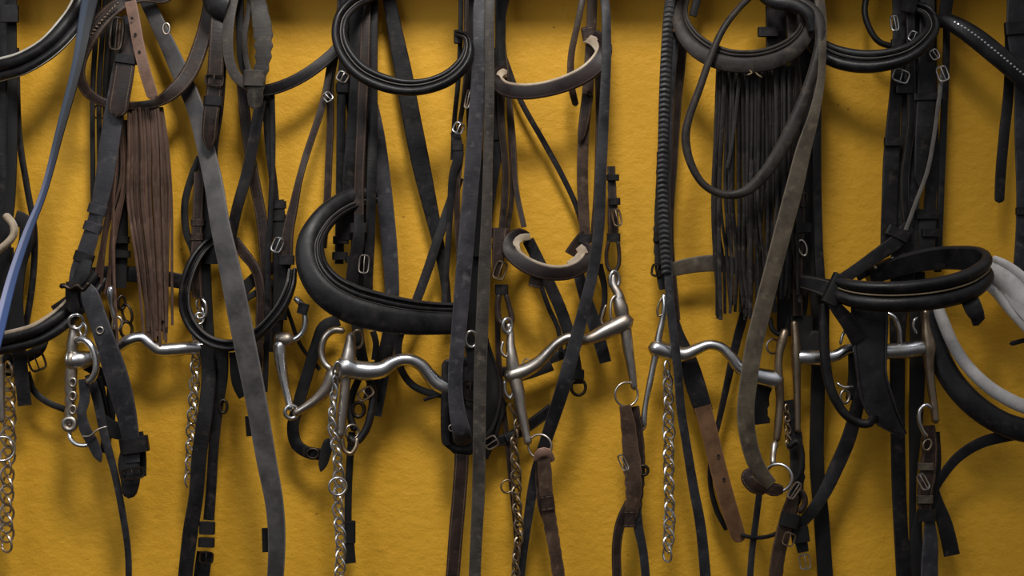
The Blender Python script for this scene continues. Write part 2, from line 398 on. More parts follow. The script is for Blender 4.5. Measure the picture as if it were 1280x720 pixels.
# ================= A: bridle at the left edge
t = thing('bridle', 8, T, 4, 'black bridle with a white-edged padded browband cut off by the left edge', 'bridle')
s(t,'cheek_strap',[(5,T),(6,60),(4,150),(3,260),(4,330)],15,'black',3)
s(t,'cheek_strap',[(15,T),(15,60),(16,160),(13,250),(8,300),(10,380)],12,'black_matte',4)
keeper(t,11,17,25,22,5,0,'black',6)
s(t,'throat_strap',[(20,60,3),(24,170,3),(34,235,3),(43,290,3),(41,350,3),(30,420,3),(24,450,3)],8,'black',3)
o=s(t,'browband',[(-30,96,4),(0,88,7),(30,79,8),(60,61,8),(85,35,7),(103,8,5),(114,T,4)],27,'black_gloss',7,'pad',flip=False)
piping(o,-.47,2,5.5,'piping_white'); piping(o,.47,1,2.5,'piping_white')
o=s(t,'noseband',[(-30,436,6),(10,428,7),(45,419,7),(78,399,6),(108,368,4),(125,345,3)],27,'black',7,'pad')
piping(o,-.46,3,6,'cream'); 
s(t,'noseband_padding',[(8,270,6),(17,282,6.5),(17,294,6.5),(8,305,6.5),(-6,316,6)],9,'cream',6,'dome')
s(t,'noseband_strap',[(19,272,4.5),(32,278,4.5),(33,300,4.5),(24,330,4),(20,370,4),(22,425,4)],19,'black_matte',4.5)
s(t,'cheek_strap',[(6,310),(10,360),(13,410),(12,470)],22,'black_matte',3)
s(t,'curb_strap',[(22,420),(26,460),(31,507)],17,'black',4.5)
s(t,'chin_strap',[(34,465,3),(42,488,3),(58,502,3),(84,513,3)],8,'black',3)
buckle(t,46,452,20,22,5,-20,'dark_metal',3)
s(t,'curb_strap',[(56,420,3),(48,438,4),(34,446,4)],14,'black_matte',4)
b=tube(t,'bit_shank',[(2,452),(2,490),(3,530)],7,'dull_steel',5)
chain(t,[(10,440),(11,520),(9,600),(8,690)],21,4,'dull_steel',11.5,3.2)
torus(t,'bit_ring',3,561,5.5,15,3,'steel',yaw=20)


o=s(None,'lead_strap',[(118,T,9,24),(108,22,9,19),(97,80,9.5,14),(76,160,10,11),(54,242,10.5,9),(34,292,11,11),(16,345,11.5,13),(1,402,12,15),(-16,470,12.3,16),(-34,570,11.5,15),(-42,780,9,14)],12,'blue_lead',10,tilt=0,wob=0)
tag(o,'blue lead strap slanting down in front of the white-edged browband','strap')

# ================= B: brown bridle with a brown fringe
t = thing('bridle', 180, T, 4, 'brown bridle with studded browband, brown leather fringe and tan holed strap', 'bridle')
for x,y1,w,d in ((116,300,6,2.5),(124,235,6,3),(131,150,6,3),(137,210,9,2.5)):
    s(t,'throat_strap',[(x+10,T),(x+4,45),(x,110),(x,y1*.7),(x+1,y1)],w,'black_matte',d)
buckle(t,124,140,13,16,4,10,'dark_metal',2.2)
s(t,'cheek_strap',[(146,130,2.5),(150,220,2.5),(152,300,2.5),(150,360,2.5)],16,'black_matte',2.5)
keeper(t,152,300,20,9,3,0,'black_matte'); keeper(t,153,318,20,9,3,0,'black_matte')
o=s(t,'browband',[(224,T,3,16),(206,-3,4,14),(178,-3,5,12),(152,4,6,18),(130,22,6.5,20),(113,46,7,19),(103,70,7,15),(100,94,7,13),(110,116,6.5,13),(133,129,6,10),(165,132,5.5,10),(193,129,5.5,12),(216,115,5.5,18),(236,92,5,20),(249,62,4.5,20),(258,28,4,18),(268,T,3,16)],14,'brown_dark',5,tilt=0)
for k in range(26):
    a=k/26; r=(k%2); x=146-42*a+ (r-.5)*8*(.6+.4*a); y=6+50*a**1.15+(r-.5)*-6
    c=P(x,y,7.05+.1*a); 
    V=[];F=[];px=PX(7)
    for q,yy in ((1.5,0),(1.2,-.9),(.5,-1.3)):
        for i in range(8): tt=2*math.pi*i/8; V.append(c+Vector((math.cos(tt)*q,yy,math.sin(tt)*q))*px)
    for kk in range(2):
        for i in range(8): F.append((kk*8+i,kk*8+(i+1)%8,(kk+1)*8+(i+1)%8,(kk+1)*8+i))
    F.append(tuple(16+i for i in range(8))); mkobj('stud',V,F,'old_nickel',o)
R=random.Random(3); st=[]
for i in range(34):
    a=i/33; x0=161+a*42+R.uniform(-1,1); x1=160+a*53+R.uniform(-2,2); x2=181+a*31+R.uniform(-5,5); d=4.4+R.random()*1.3
    st.append([(x0,134,d),(x1*.5+x0*.5+1,180,d+.2),(x1,250,d),(x2*.6+x1*.4,335,d),(x2,418+R.uniform(-18,20)-8*abs(a-.5),d)])
for i in range(8):
    a=i/7; x0=141+a*19; st.append([(x0,150,4),(x0+R.uniform(-3,3),220,4),(x0-12+R.uniform(-5,5),290,4),(118+a*24+R.uniform(-3,3),345+R.uniform(-15,25),3.6)])
st.append([(150,160,5),(142,240,5.6),(142,330,5.8),(147,430,5.8)])
fringe(o,st,'fringe_brown',3.4)
s(t,'noseband',[(100,352,2),(122,343,2),(150,342,2),(177,344,2),(205,348,2),(246,355,2)],19,'black',2)
s(t,'noseband_strap',[(118,335,3),(108,362,3),(90,378,3),(70,392,2.6)],22,'black_matte',3)
s(t,'tan_strap',[(163,2,7),(167,20,7.6),(173,55,8),(182,92,8),(192,124,7.6)],14.5,'tan',7.6,ends='cr')
for x,y in ((165,23),(169,43),(174,65)): hole(t,x,y,8.3,2)
torus(t,'buckle',223-15,36,6,7,3,'dull_steel',.6)
o=s(t,'cheek_strap',[(160,28,6),(158,60,7),(155,90,7.4),(150,120,7.6),(146,146,7.6)],26,'brown_dark',7,ends='cr')
s(t,'cheek_strap',[(160,20,6,12),(154,80,6.4,24),(143,140,6.6,24),(136,185,6.8,25),(129,232,7,23),(119,275,7,20),(107,315,7,22),(99,340,7,22),(96,362,7,20),(97,385,6.6,17)],22,'slate',6.6)
buckle(t,146,42,15,40,7.6,6,'dark_metal',4)
keeper(t,157,74,30,11,7.4,8,'black',9)
keeper(t,122,262,24,12,7,16,'slate',8); keeper(t,116,284,23,12,7,18,'slate',8); keeper(t,105,322,25,13,7,18,'black',9)
o=s(t,'cheek_billet',[(110,325,7.8,12),(104,340,8,20),(97,352,8,16),(86,361,8,8)],16,'black',8)
tube(t,'buckle',[(74,359,8),(80,357,8.2),(88,361,8.2),(96,357,8.2),(104,362,8),(112,352,8)],7,'dark_metal',8,lump=.5)
o=s(t,'bit_strap',[(90,352,7.2,16),(90,372,7.2,17),(94,392,7,15)],15,'black',7,ends='cr')
s(t,'strap_end',[(106,356,7.8,12),(111,366,8,22),(121,395,8.2,24),(133,430,8.4,26),(144,465,8.2,29),(155,505,7.6,27),(163,545,7,22),(166,578,7,18)],26,'slate',8,wob=5)
torus(t,'eyelet',125,413,8.6,4.2,2.2,'dull_steel')
# bit of B
b=tube(t,'bit_mouthpiece',[(86,450,6,22),(100,450,6,21),(112,448,5.6,17),(136,441,5.2,13),(148,434,5,12),(160,426,5,13),(177,422,5,13),(188,430,5,13),(198,437,4.8,14),(215,437,4.4,15),(236,435,4,15),(262,434,3.6,15)],13,'steel',5,'cc')
tube(b,'bit_shank',[(93,404,6,9),(92,420,6,13),(90,437,6,14),(89,462,6,14),(88,490,6,12),(87,520,6,11),(86,534,6,14)],12,'dull_steel',6,lump=.25)
tube(b,'bit_collar',[(80,450,6,24),(90,450,6,26),(101,450,6,24)],24,'dull_steel',6)
tube(b,'bit_ring',[(94,426,6.4),(104,424,7),(114,432,7.3),(120,450,7.4),(119,466,7.4),(113,476,7.2),(107,476,7)],8,'steel',7)
torus(b,'bit_ring',95,402,6.8,9,4,'steel',1,20,0,30); torus(b,'bit_ring',104,412,6.6,8,3.5,'steel',.7,-30)
torus(b,'bit_boss',87,530,6.6,7,8,'dull_steel')
tube(b,'bit_ring',[(87,536,6),(88,548,6.4),(97,556,6.8),(110,556,6.8),(116,548,6.4)],5.5,'steel',6.5)
for y in (478,495,512): torus(b,'shank_loop',91,y,6.8,5,3.4,'dull_steel',.8)
s(t,'curb_strap',[(104,474,7,12),(106,498,7,13),(102,516,7.2,12),(106,535,7.2,14),(117,556,7,14),(126,578,7,10)],12,'slate',7,ends='cp')
s(t,'rein',[(112,468,5,13),(122,500,5.4,13),(131,545,5.8,11),(143,590,6,9),(153,640,6,8.5),(160,690,6,8),(161,760,6,8)],9,'slate',6)
s(t,'rein',[(122,470,4.6),(128,505,4.6),(133,545,4.6),(131,566,4.6)],13,'black',4.6)
s(t,'rein',[(140,470,4.2),(139,505,4.2),(137,540,4.2)],12,'black_matte',4.2)
s(t,'curb_strap',[(100,452,4.5),(118,462,4),(140,480,3.6)],15,'black',4)
s(t,'curb_strap',[(128,528,5.4),(142,537,5.8),(158,540,6)],22,'black_matte',5.6)
tube(t,'curb_wire',[(101,545,7.6),(112,545,7.8),(122,537,7.8),(134,533,7.6)],2,'dull_steel',7.7)
keeper(t,168,556,36,20,7,-8,'black',18,2.6)
s(t,'rein_end',[(163,560,6.6,22),(161,580,6.8,27),(163,600,7,24),(161,623,7,16)],22,'black',6.8,ends='cr')
s(t,'rein_end',[(172,540,6),(176,570,6),(176,595,6)],14,'black_matte',6)
buckle(t,166,592,28,13,7.6,-10,'dark_metal',3)
# curb hooks behind the fringe
tube(t,'curb_hook',[(139,356,4,7),(138,368,4,9),(139,382,4,6),(143,400,4,5),(141,412,4,4)],7,'steel',4)
torus(t,'curb_link',152,378,3.8,8,4,'dark_metal',.6,30); torus(t,'curb_link',159,392,3.8,12,3.6,'dark_metal',.55,-20,0,-15); torus(t,'curb_link',147,404,3.8,8,4,'dull_steel',.7); torus(t,'curb_link',158,412,3.6,10,4,'dark_metal',.7,20)
s(t,'curb_strap',[(140,345,3),(141,400,3),(140,430,3)],9,'black_matte',3)

# wide grey rein
o=s(None,'leather_rein',[(170,T,3,16),(184,2,3,18),(203,42,3,19),(224,88,3.2,22),(243,132,3.8,22),(256,180,5,22),(268,235,7,24),(275,280,8,25),(287,335,8.6,27),(298,390,9,28),(308,440,9,28),(320,500,9,27),(333,575,9,25),(343,630,9,23),(346,675,9,22),(342,760,9,20)],24,'grey_rein',8,wob=5)
tag(o,'broad smooth grey rein crossing in front of the small looped noseband','rein')

# ================= C: bridle third from the left
t = thing('bridle', 268, T, 4, 'dark worn bridle with small piped noseband loop and jointed snaffle bit', 'bridle')
s(t,'headpiece',[(250,T),(266,-8),(270,6),(284,12)],30,'black',7,'dome')
s(t,'cheek_strap',[(274,T,5),(273,20,6.5),(271,60,7),(268,110,7),(263,150,7),(261,188,6.6)],20,'brown_dark',6.8,ends='cp')
s(t,'cheek_strap',[(276,T,4.8),(276,60,5.4),(272,130,5.4),(264,190,5),(266,260,4.4),(264,330,4.2)],16,'black',5)
s(t,'cheek_strap',[(262,120,4),(256,200,3.6),(255,300,3.4),(258,380,3.4),(262,440,3.6)],15,'black_matte',3.6)
keeper(t,267,126,24,12,7,4,'black',9); buckle(t,268,100,22,14,7.4,4,'dark_metal',3)
s(t,'throat_strap',[(250,196,3),(240,220,3),(231,255,3),(233,290,3),(242,316,3),(243,345,3)],9,'black',3)
s(t,'cheek_strap',[(249,215,4),(247,270,4),(245,330,4),(247,372,4)],13,'brown_dark',4)
keeper(t,247,278,16,9,4,0,'brown_dark',6); keeper(t,246,296,16,9,4,0,'brown_dark',6)
s(t,'headpiece_loop',[(304,T,4,12),(293,-5,6,13),(286,30,7,14),(286,70,7.4,13),(294,94,7.4,13),(310,108,7.2,12)],13,'worn_grey',7)
s(t,'headpiece_loop',[(312,T,4,8),(312,6,6,8),(306,45,6.4,7),(308,75,6.4,7),(314,98,6.6,8)],8,'worn_grey',6.5)
s(t,'headpiece_loop',[(300,T,3),(300,40,4),(303,80,5),(312,100,6)],10,'black_matte',5)
s(t,'headpiece_loop',[(318,T,5,20),(324,10,7,22),(329,45,7.6,23),(328,80,7.8,19),(320,108,7.8,20),(319,137,7.6,17)],20,'worn_grey',7.6,ends='cr',lump=.2)
keeper(t,318,98,27,20,7.7,2,'worn_grey',13,2.5)
s(t,'browband',[(318,114,5),(338,112,5),(368,101,5),(398,82,4.6),(424,58,4),(436,34,3)],15,'black_stitched',4.8)
s(t,'cheek_strap',[(326,125,5),(319,165,5),(309,215,5),(297,258,5),(288,300,4.4),(284,330,4)],14,'black',5)
s(t,'cheek_strap',[(302,95,3),(308,160,3),(317,220,3),(327,275,3),(332,335,3.2),(332,400,3.2)],14,'brown_dark',3)
s(t,'throat_strap',[(332,118,3.6),(336,180,3.6),(343,240,3.6),(347,300,3.6),(347,350,3.4),(346,420,3.2)],10,'black',3.6)
s(t,'throat_strap',[(340,118,4.4),(341,180,4.4),(339,250,4.6),(335,330,4.6),(334,400,4.6),(331,490,4.4)],7,'black',4.5)
keeper(t,348,256,19,10,4,0,'black',7); keeper(t,348,272,18,9,4,0,'black',7); s(t,'cheek_strap',[(346,250,4),(349,290,4),(350,340,4),(350,400,3.6)],18,'black_matte',4)
s(t,'throat_strap',[(414,74,3),(407,116,3.6),(398,148,4),(384,190,4.4),(374,225,5),(367,258,5,12),(360,290,5,15),(358,320,5,16)],9,'brown_dark',4.4)
buckle(t,410,121,10,11,4.6,-40,'steel',2); buckle(t,347,306,12,18,5.6,25,'steel',2.2)
keeper(t,358,325,20,12,5.2,0,'black',8)
s(t,'noseband_strap',[(292,300,3,14),(306,318,3,14),(320,338,3.4,13),(326,365,3.6,12),(325,400,3.6,11),(322,470,3.4,11)],12,'brown_dark',3.4,lump=.15)
s(t,'noseband_strap',[(296,372,2.5),(312,354,2.5),(330,340,2.8),(352,332,3.4),(362,334,4)],15,'black_matte',3)
s(t,'noseband_strap',[(300,378,3),(320,366,3),(345,352,3.4),(356,345,4)],8,'black_matte',3)
s(t,'cheek_strap',[(338,350),(344,400),(340,440)],20,'black_matte',2.6)
o=s(t,'noseband',[(288,296,3,9),(268,299,4,11),(251,313,5,13),(238,335,5.8,14),(231,362,6,14),(232,388,6,15),(244,412,6.2,15),(263,427,6.4,15),(288,432,6.6,15),(310,425,6.8,15),(331,409,7,14),(351,385,7,14),(363,358,6.6,13),(366,338,5.6,11)],14,'black',6,'padi',th=8)
piping(o,-.42,3,2.2,'piping_grey')
# bit of C
b=tube(t,'bit_mouthpiece',[(342,423,4.4,14),(354,424,4.6,16),(368,424,4.8,14)],15,'dull_steel',4.8,'rr')
tube(b,'bit_arm',[(350,424,4.6,16),(350,440,4.7,15),(352,460,4.8,13),(356,482,5,10),(361,502,5.2,9),(364,514,5.4,9)],12,'steel',5)
torus(b,'bit_joint',364,515,5.4,8,5.5,'steel',1,20)
tube(b,'bit_arm',[(366,518,5.4,8),(380,510,5.4,9),(396,499,5.4,12),(409,485,5.4,16),(417,470,5.4,19),(421,458,5.4,17)],13,'dull_steel',5.4)
tube(b,'bit_ring',[(368,371,4),(378,382,4.4),(382,400,4.6),(378,416,4.6),(366,425,4.6),(352,424,4.5)],7,'steel',4.6)
tube(b,'bit_ring',[(432,414,4.6),(417,413,4.8),(406,422,5),(402,440,5),(407,455,5.2),(416,463,5.4)],8,'dull_steel',5)
keeper(b,379,386,13,14,5,15,'slate',8,1.5,'bit_guard')
s(t,'curb_strap',[(424,400,3),(405,408,3),(396,430,3),(385,465,3),(373,505,3),(366,535,3),(371,556,3.2),(386,566,3.4),(402,568,3.6)],15,'black',3)
s(t,'strap_end',[(411,548,4,10),(408,562,4,14),(401,590,4,10)],13,'black_matte',4,ends='rp')
torus(t,'buckle',391,567,3.8,6,4,'dark_metal',1.2)
s(t,'throat_strap',[(350,362,2.6),(362,395,2.6),(376,432,2.6),(400,462,2.6)],5,'black_matte',2.6)
chain(t,[(252,372,3.6),(250,400,3.6),(246,430,3.6),(243,480,3.6),(240,530,3.6),(236,610,3.4)],15,3.6,'steel',9.5,2.5)
tube(t,'curb_hook',[(251,372,4.4),(257,380,4.6),(256,395,4.6),(248,398,4.6),(246,390,4.4)],3,'steel',4.5)
torus(t,'curb_ring',249,398,4.6,7,3,'steel',.8,20)
s(t,'rein',[(258,430,4.4,18),(261,470,4.6,18),(256,520,5,19),(249,570,5,19),(245,620,5,18),(238,665,5,19),(227,760,5,17)],18,'black',5)
s(t,'rein',[(276,430,4,20),(275,470,4,20),(271,510,4,16),(267,560,4,13),(264,610,4,13),(261,650,4,14)],14,'black',4)
keeper(t,259,660,19,16,4.6,2,'black_matte',8); keeper(t,258,678,20,12,4.6,2,'black_matte',8)
buckle(t,258,697,16,14,4.6,4,'dark_metal',2.4); s(t,'rein',[(256,690,3.8),(252,720,3.8),(250,760,3.8)],20,'black',3.8)
torus(t,'rein_buckle',279,508,4.4,8,4,'dark_metal',.6)
s(t,'rein',[(292,440,4.2),(296,480,4.2),(304,496,4.2)],12,'black_matte',4.2)
s(t,'strap_end',[(311,520),(313,545)],10,'black_matte',6); s(t,'strap_end',[(332,660),(333,690)],10,'black_matte',6)

# ================= D: black bridle with the wide padded noseband
t = thing('bridle', 450, T, 4, 'black bridle with round padded browband and wide padded noseband, left of centre', 'bridle')
s(t,'throat_strap',[(428,T,2.5),(422,50,3),(413,105,3),(413,150,3),(411,200,3),(409,250,3),(404,310,2.6)],9,'brown_dark',3)
s(t,'cheek_strap',[(430,T,3),(430,60,3.6),(427,110,3.6),(426,180,3.4),(425,260,3),(424,330,3)],11,'black',3.6)
buckle(t,428,96,13,12,4.4,30,'dull_steel',2.2); keeper(t,428,110,15,12,4,0,'black',6)
s(t,'cheek_strap',[(446,T,4),(446,40,4.6),(447,110,4.8),(442,170,4.6),(438,230,4.4),(436,300,4)],20,'black',4.6,lump=.1)
s(t,'cheek_strap',[(458,T,4),(456,60,4.8),(452,150,5),(449,230,5),(448,290,5),(443,330,4.6),(436,372,4.4)],13,'brown_dark',5)
s(t,'cheek_strap',[(467,T,3.4),(466,80,4),(466,160,4),(464,240,4.6),(463,290,4.6),(460,360,4.2),(462,400,3.6)],12,'black',4.2)
s(t,'cheek_strap',[(440,T,2.6),(437,80,2.6),(457,200,2.6),(452,300,2.6),(450,380,2.6)],26,'black_matte',2.6)
s(t,'rein',[(462,120,3,16),(472,170,3,18),(480,240,3,20),(486,300,3,20),(490,360,3,18),(489,410,3,16),(480,462,3,16),(470,520,3.4,14)],19,'slate',3)
o=s(t,'browband',[(480,-14,4.6,16),(462,-6,5.6,17),(442,4,7,18),(427,22,8,18),(424,45,8.6,19),(432,68,9,21),(450,89,9.2,22),(475,102,9.2,22),(505,109,9.2,21),(535,107,9.2,20),(562,96,9,20),(580,78,8.6,18),(586,60,8,14),(583,46,7,10),(573,42,6,9)],20,'black_gloss',8,'padi')
piping(o,-.13,3,1.6,'piping_grey')
keeper(t,573,46,10,17,5.8,0,'black',8)
s(t,'throat_strap',[(574,T,4),(576,0,5),(575,60,5),(572,110,4.8),(568,150,4.6),(566,200,4.4)],6,'black',4.6)
s(t,'throat_strap',[(583,T,4),(583,20,4.6),(583,80,4.6),(580,120,4.6),(572,170,4.2)],6,'brown_dark',4.6)
buckle(t,585,124,6,22,5.6,12,'dull_steel',2); buckle(t,573,160,12,13,5.6,28,'steel',2.4)
keeper(t,572,184,14,9,5,0,'black',6)
s(t,'cheek_strap',[(569,165,5,12),(573,195,5,13),(566,220,4.8,10),(563,260,4.6,8),(560,310,4.4,7.5),(557,350,4.4,7.5),(555,392,4.6,8)],8,'black',4.8)
s(t,'cheek_strap',[(576,190,4.6),(571,240,4.4),(573,300,4),(576,360,3.6)],8,'brown_dark',4.4)
s(t,'rein',[(480,T,2.4,15),(486,-3,2.4,16),(494,40,2.4,19),(504,90,2.4,22),(514,145,2.4,23),(525,200,2.4,23),(537,255,2.4,19),(547,300,2.4,15),(556,350,2.4,12),(560,400,2.4,11)],20,'black',2.4,wob=4)
s(t,'rein',[(574,222,3.4),(560,262,3.6),(547,300,3.8),(533,342,3.8),(519,380,3.8),(505,415,3.6)],12,'black',3.7)
keeper(t,448,285,22,12,5.4,0,'black',9); 
s(t,'cheek_billet',[(449,268,5.6,11),(448,300,5.8,15),(442,335,5.6,16),(438,372,5.2,16)],15,'black',5.6,ends='cr')
keeper(t,426,300,19,10,3.8,0,'black_matte'); keeper(t,425,320,19,10,3.8,0,'black_matte'); keeper(t,442,325,21,9,5.4,5,'black')
buckle(t,455,330,12,22,5.8,5,'dull_steel',2)
o=s(t,'noseband',[(470,244,3.6,20),(446,247,4.4,25),(421,259,6,28),(401,278,7.6,30),(388,304,8.8,34),(391,335,9.6,39),(409,361,10,45),(438,379,9.8,49),(475,390,9.2,49),(512,396,8.2,45),(545,398,7,41),(575,398,6,39)],40,'black_gloss',8,'nose',th=14,wob=0)
piping(o,-.2,3.5,1.6,'piping_grey'); piping(o,-.36,3.8,1.4,'worn_grey')
s(t,'chin_strap',[(503,410,3),(498,432,3),(500,457,3.2),(512,478,3.4),(530,489,3.6),(556,494,3.8)],9,'black',3.2)
s(t,'chin_strap',[(530,500,3.6),(542,496,3.8),(556,492,4)],4,'black',3.8)
b=tube(t,'bit_mouthpiece',[(418,459,7,10),(424,459,7,23),(433,459,7,26),(444,462,6.9,22),(462,464,6.8,21),(477,462,6.6,19),(488,455,6.5,16),(500,450,6.4,14),(514,450,6.2,14),(527,457,6,14),(536,468,5.8,15),(546,479,5.6,17),(562,486,5.4,17)],18,'steel',6.4,'rc')
tube(b,'bit_shank',[(439,414,6.6,8),(438,428,6.8,12),(436,444,7,16),(433,460,7,18),(432,475,7,12),(430,500,7,11),(427,525,7,11),(425,548,7,10)],12,'dull_steel',7)
tube(b,'bit_ring',[(427,546,6.6),(430,562,6.6),(438,567,6.6),(445,558,6.4),(446,546,6.2)],5,'old_nickel',6.5)
torus(b,'bit_ring',447,424,5.6,11,4.5,'old_nickel',.6,20)
tube(b,'curb_hook',[(418,476,7.6),(417,462,8),(422,452,8.2),(427,462,8),(424,474,7.8)],3,'steel',8)
s(t,'bit_strap',[(466,414,4.6),(470,428,4.6),(468,450,4.6)],8,'black_matte',4.6)
s(t,'bit_strap',[(446,404,4.2),(451,440,4.2),(458,470,4.2)],14,'black_matte',4.2)
tube(t,'rein_loop',[(460,470,5),(466,490,5.2),(464,515,5.4),(456,540,5.6),(444,552,5.8),(434,545,5.8)],10,'black',5.4)
tube(t,'rein_loop',[(450,470,4.6),(440,495,4.6),(438,520,4.8),(444,540,5)],9,'black_matte',4.8)
buckle(t,457,492,20,12,5.8,-35,'old_nickel',3); torus(t,'rein_ring',440,540,5.4,9,3.6,'dull_steel',1,30); torus(t,'rein_buckle',448,512,5,9,5,'dark_metal',.8)
s(t,'bit_strap',[(487,414,3.4),(481,440,3.4),(470,470,3.6),(462,500,3.8)],17,'black',3.6)
s(t,'rein',[(440,540,3.6),(436,600,3.6),(435,660,3.6),(436,700,3.6)],9,'black_matte',3.6)
keeper(t,437,665,14,28,4,0,'black_matte',9,2); s(t,'rein_end',[(436,680,4.2),(438,704,4.2)],14,'black_matte',4.2)
chain(t,[(421,470,7.8,9),(417,500,7.8,10),(415,530,7.8,12),(421,565,7.6,16),(424,600,7.4,17),(423,640,7.4,17),(426,680,7.4,17),(422,760,7.4,17)],13,7.6,'steel',9.5,2.8)
torus(t,'curb_ring',422,608,8.3,11,3.2,'steel',1,15)

# ================= E: black work with a leather flap, two long reins
t = thing('bridle', 600, T, 2.4, 'black strapwork with a square leather flap and hanging chin strap behind two long reins', 'bridle')
s(t,'cheek_strap',[(590,T,2.6),(592,100,2.8),(594,220,3),(592,330,3.2),(588,430,3.4)],20,'black_matte',3)
s(t,'cheek_strap',[(626,T,3),(625,80,3.2),(622,180,3.2),(606,300,3.2),(600,420,3.4)],13,'black',3.2)
keeper(t,597,315,16,12,4,0,'black_matte')
panel(t,'leather_flap',[(552,456),(556,450),(572,448),(592,446),(595,500),(594,566),(580,569),(567,567),(563,563),(554,556),(552,552),(551,500)],5,'black',4)
panel(t,'leather_flap',[(604,398),(613,432),(626,474),(626,508),(612,548),(598,560),(594,500),(598,440)],4.2,'black_matte',4)
s(t,'flap_strap',[(560,452,5.8),(556,500,6),(558,556,5.6)],9,'black',5.8)
torus(t,'flap_ring',589,424,5.4,10,4,'steel',.75,20); s(t,'flap_strap',[(588,430,5),(592,460,5.2),(588,500,5.2)],15,'black',5)
buckle(t,588,488,14,24,5.8,0,'dark_metal',3)
torus(t,'flap_rivet',565,535,6,4,2.4,'dull_steel')
s(t,'chin_strap',[(604,552,3.4),(628,550,3.2),(652,538,3),(672,524,3),(690,510,3)],14,'black_stitched',3.2)
keeper(t,640,545,10,17,3.4,65,'black'); buckle(t,614,553,14,16,4.4,60,'dull_steel',2)
s(t,'chin_strap',[(600,570,3.2),(612,540,3.6),(624,500,3.6)],22,'black_matte',3.6)
s(t,'bit_strap',[(624,465,2.6),(655,462,2.6),(690,448,2.6),(712,440,2.6)],12,'black',2.6)
s(t,'bit_strap',[(640,472,2.8),(662,466,3),(690,456,3)],15,'black_matte',2.8)
buckle(t,661,456,16,10,3.6,40,'dull_steel',2)

o=s(None,'leather_rein',[(606,T,7,16),(600,10,7.4,17),(600,60,8,18),(597,120,8,19),(593,180,8,20),(588,240,8,20),(583,300,8,20),(578,360,8,20),(573,420,8,19),(569,475,8,18),(571,510,8,20),(577,540,7.6,23),(580,556,6.4,24)],20,'slate',8,ends='cr',wob=4)
tag(o,'wide slate-grey rein hanging left of centre, rounded end over the square leather flap','rein')
o=s(None,'leather_rein',[(577,540,4.6,18),(577,575,5,18),(574,620,5,18),(570,665,5,18),(563,760,5,17)],18,'brown_dark',5)
tag(o,'short brown rein end coming out below the black leather flap','rein')
o=s(None,'leather_rein',[(614,T,8,13),(612,20,9,12),(612,120,9.4,12),(610,200,9.6,12),(608,280,9.6,14),(605,350,9.6,16),(602,420,9.6,16),(600,480,9.6,16),(599,560,9.6,16),(598,620,9.6,16),(595,680,9.6,15),(592,760,9.6,15)],14,'worn_grey',9,wob=5)
tag(o,'narrow worn grey-brown rein hanging vertically down the middle of the wall','rein')

# ================= F: brown bridle, centre right
t = thing('bridle', 742, T, 4, 'brown bridle with cream-lined browband and small cream-lined noseband', 'bridle')
s(t,'cheek_strap',[(640,T,2.4),(628,30,2.6),(634,100,2.8),(641,170,3),(645,235,3.4),(655,284,4)],7,'brown_dark',3)
s(t,'cheek_strap',[(618,60,3.4),(618,130,3.4),(619,175,3.4)],9,'black',3.4)
s(t,'cheek_strap',[(624,100,3.8),(627,160,3.8),(632,220,3.8),(628,285,4)],9,'brown_dark',3.8)
s(t,'cheek_strap',[(634,95,3),(638,170,3),(640,240,3),(633,300,3.2)],6,'brown_dark',3)
s(t,'throat_strap',[(630,70,2),(650,124,2),(680,178,2),(704,222,2),(722,262,2),(735,310,2),(752,345,2.2),(756,375,2.4),(750,402,2.4)],7,'black',2)
o=s(t,'browband',[(632,90,3.6,12),(624,90,4.6,14),(619,98,5.4,16),(628,110,6,18),(652,115,6.6,19),(682,112,7,19),(712,103,7.2,20),(735,91,7.2,21),(751,75,7,22),(756,58,6.4,18),(749,46,5.4,14),(736,43,4.6,12)],18,'brown_gloss',6,'flat',th=4)
piping(o,-.46,.3,4,'cream'); s(o,'lining_end',[(731,48,4.8,10),(741,51,5.4,13),(748,60,6,12),(750,74,6.4,6)],12,'cream',5.6,'flat'); s(o,'lining_end',[(633,89,4.4),(626,92,5),(622,100,5.4)],9,'cream',5,'flat',ends='rr'); sweep('browband_lining',[(c+N*-.0028,T_,W,N,w*.82,px) for c,T_,W,N,w,px in FR[o.name]],'flat','cream',o,th=1.6,uo=-.02)
keeper(t,736,42,17,17,4.8,-10,'brown_dark',8)
s(t,'throat_strap',[(736,T,3,8),(729,-4,4.6,8),(722,30,5,8),(714,70,5,8.5),(714,105,5,9),(720,133,4.6,8)],8,'brown',5,ends='cr')
s(t,'cheek_strap',[(741,T,3.6,12),(740,10,4,13),(738,60,4,13),(735,110,4,14),(730,160,4,14),(728,220,4,14),(731,290,4,13),(733,318,4,10)],13,'brown',4)
s(t,'cheek_billet',[(735,118,4.8,14),(730,150,4.8,13),(725,178,4.6,8)],13,'brown_dark',4.8,ends='cp'); torus(t,'stud',737,117,5.2,2.5,3,'dark_metal')
s(t,'cheek_strap',[(748,90,3),(749,150,3),(747,230,3),(742,300,3)],9,'brown_dark',3)
o=s(t,'noseband',[(659,296,3.8,12),(650,292,4.4,14),(640,298,5.2,17),(637,312,6,19),(649,326,6.6,19),(669,337,7,19),(692,342,7.2,18),(713,340,7,18),(730,331,6.6,18),(738,318,6,17),(732,309,5,14),(722,308,4.4,12)],17,'brown_gloss',6,'flat',th=4)
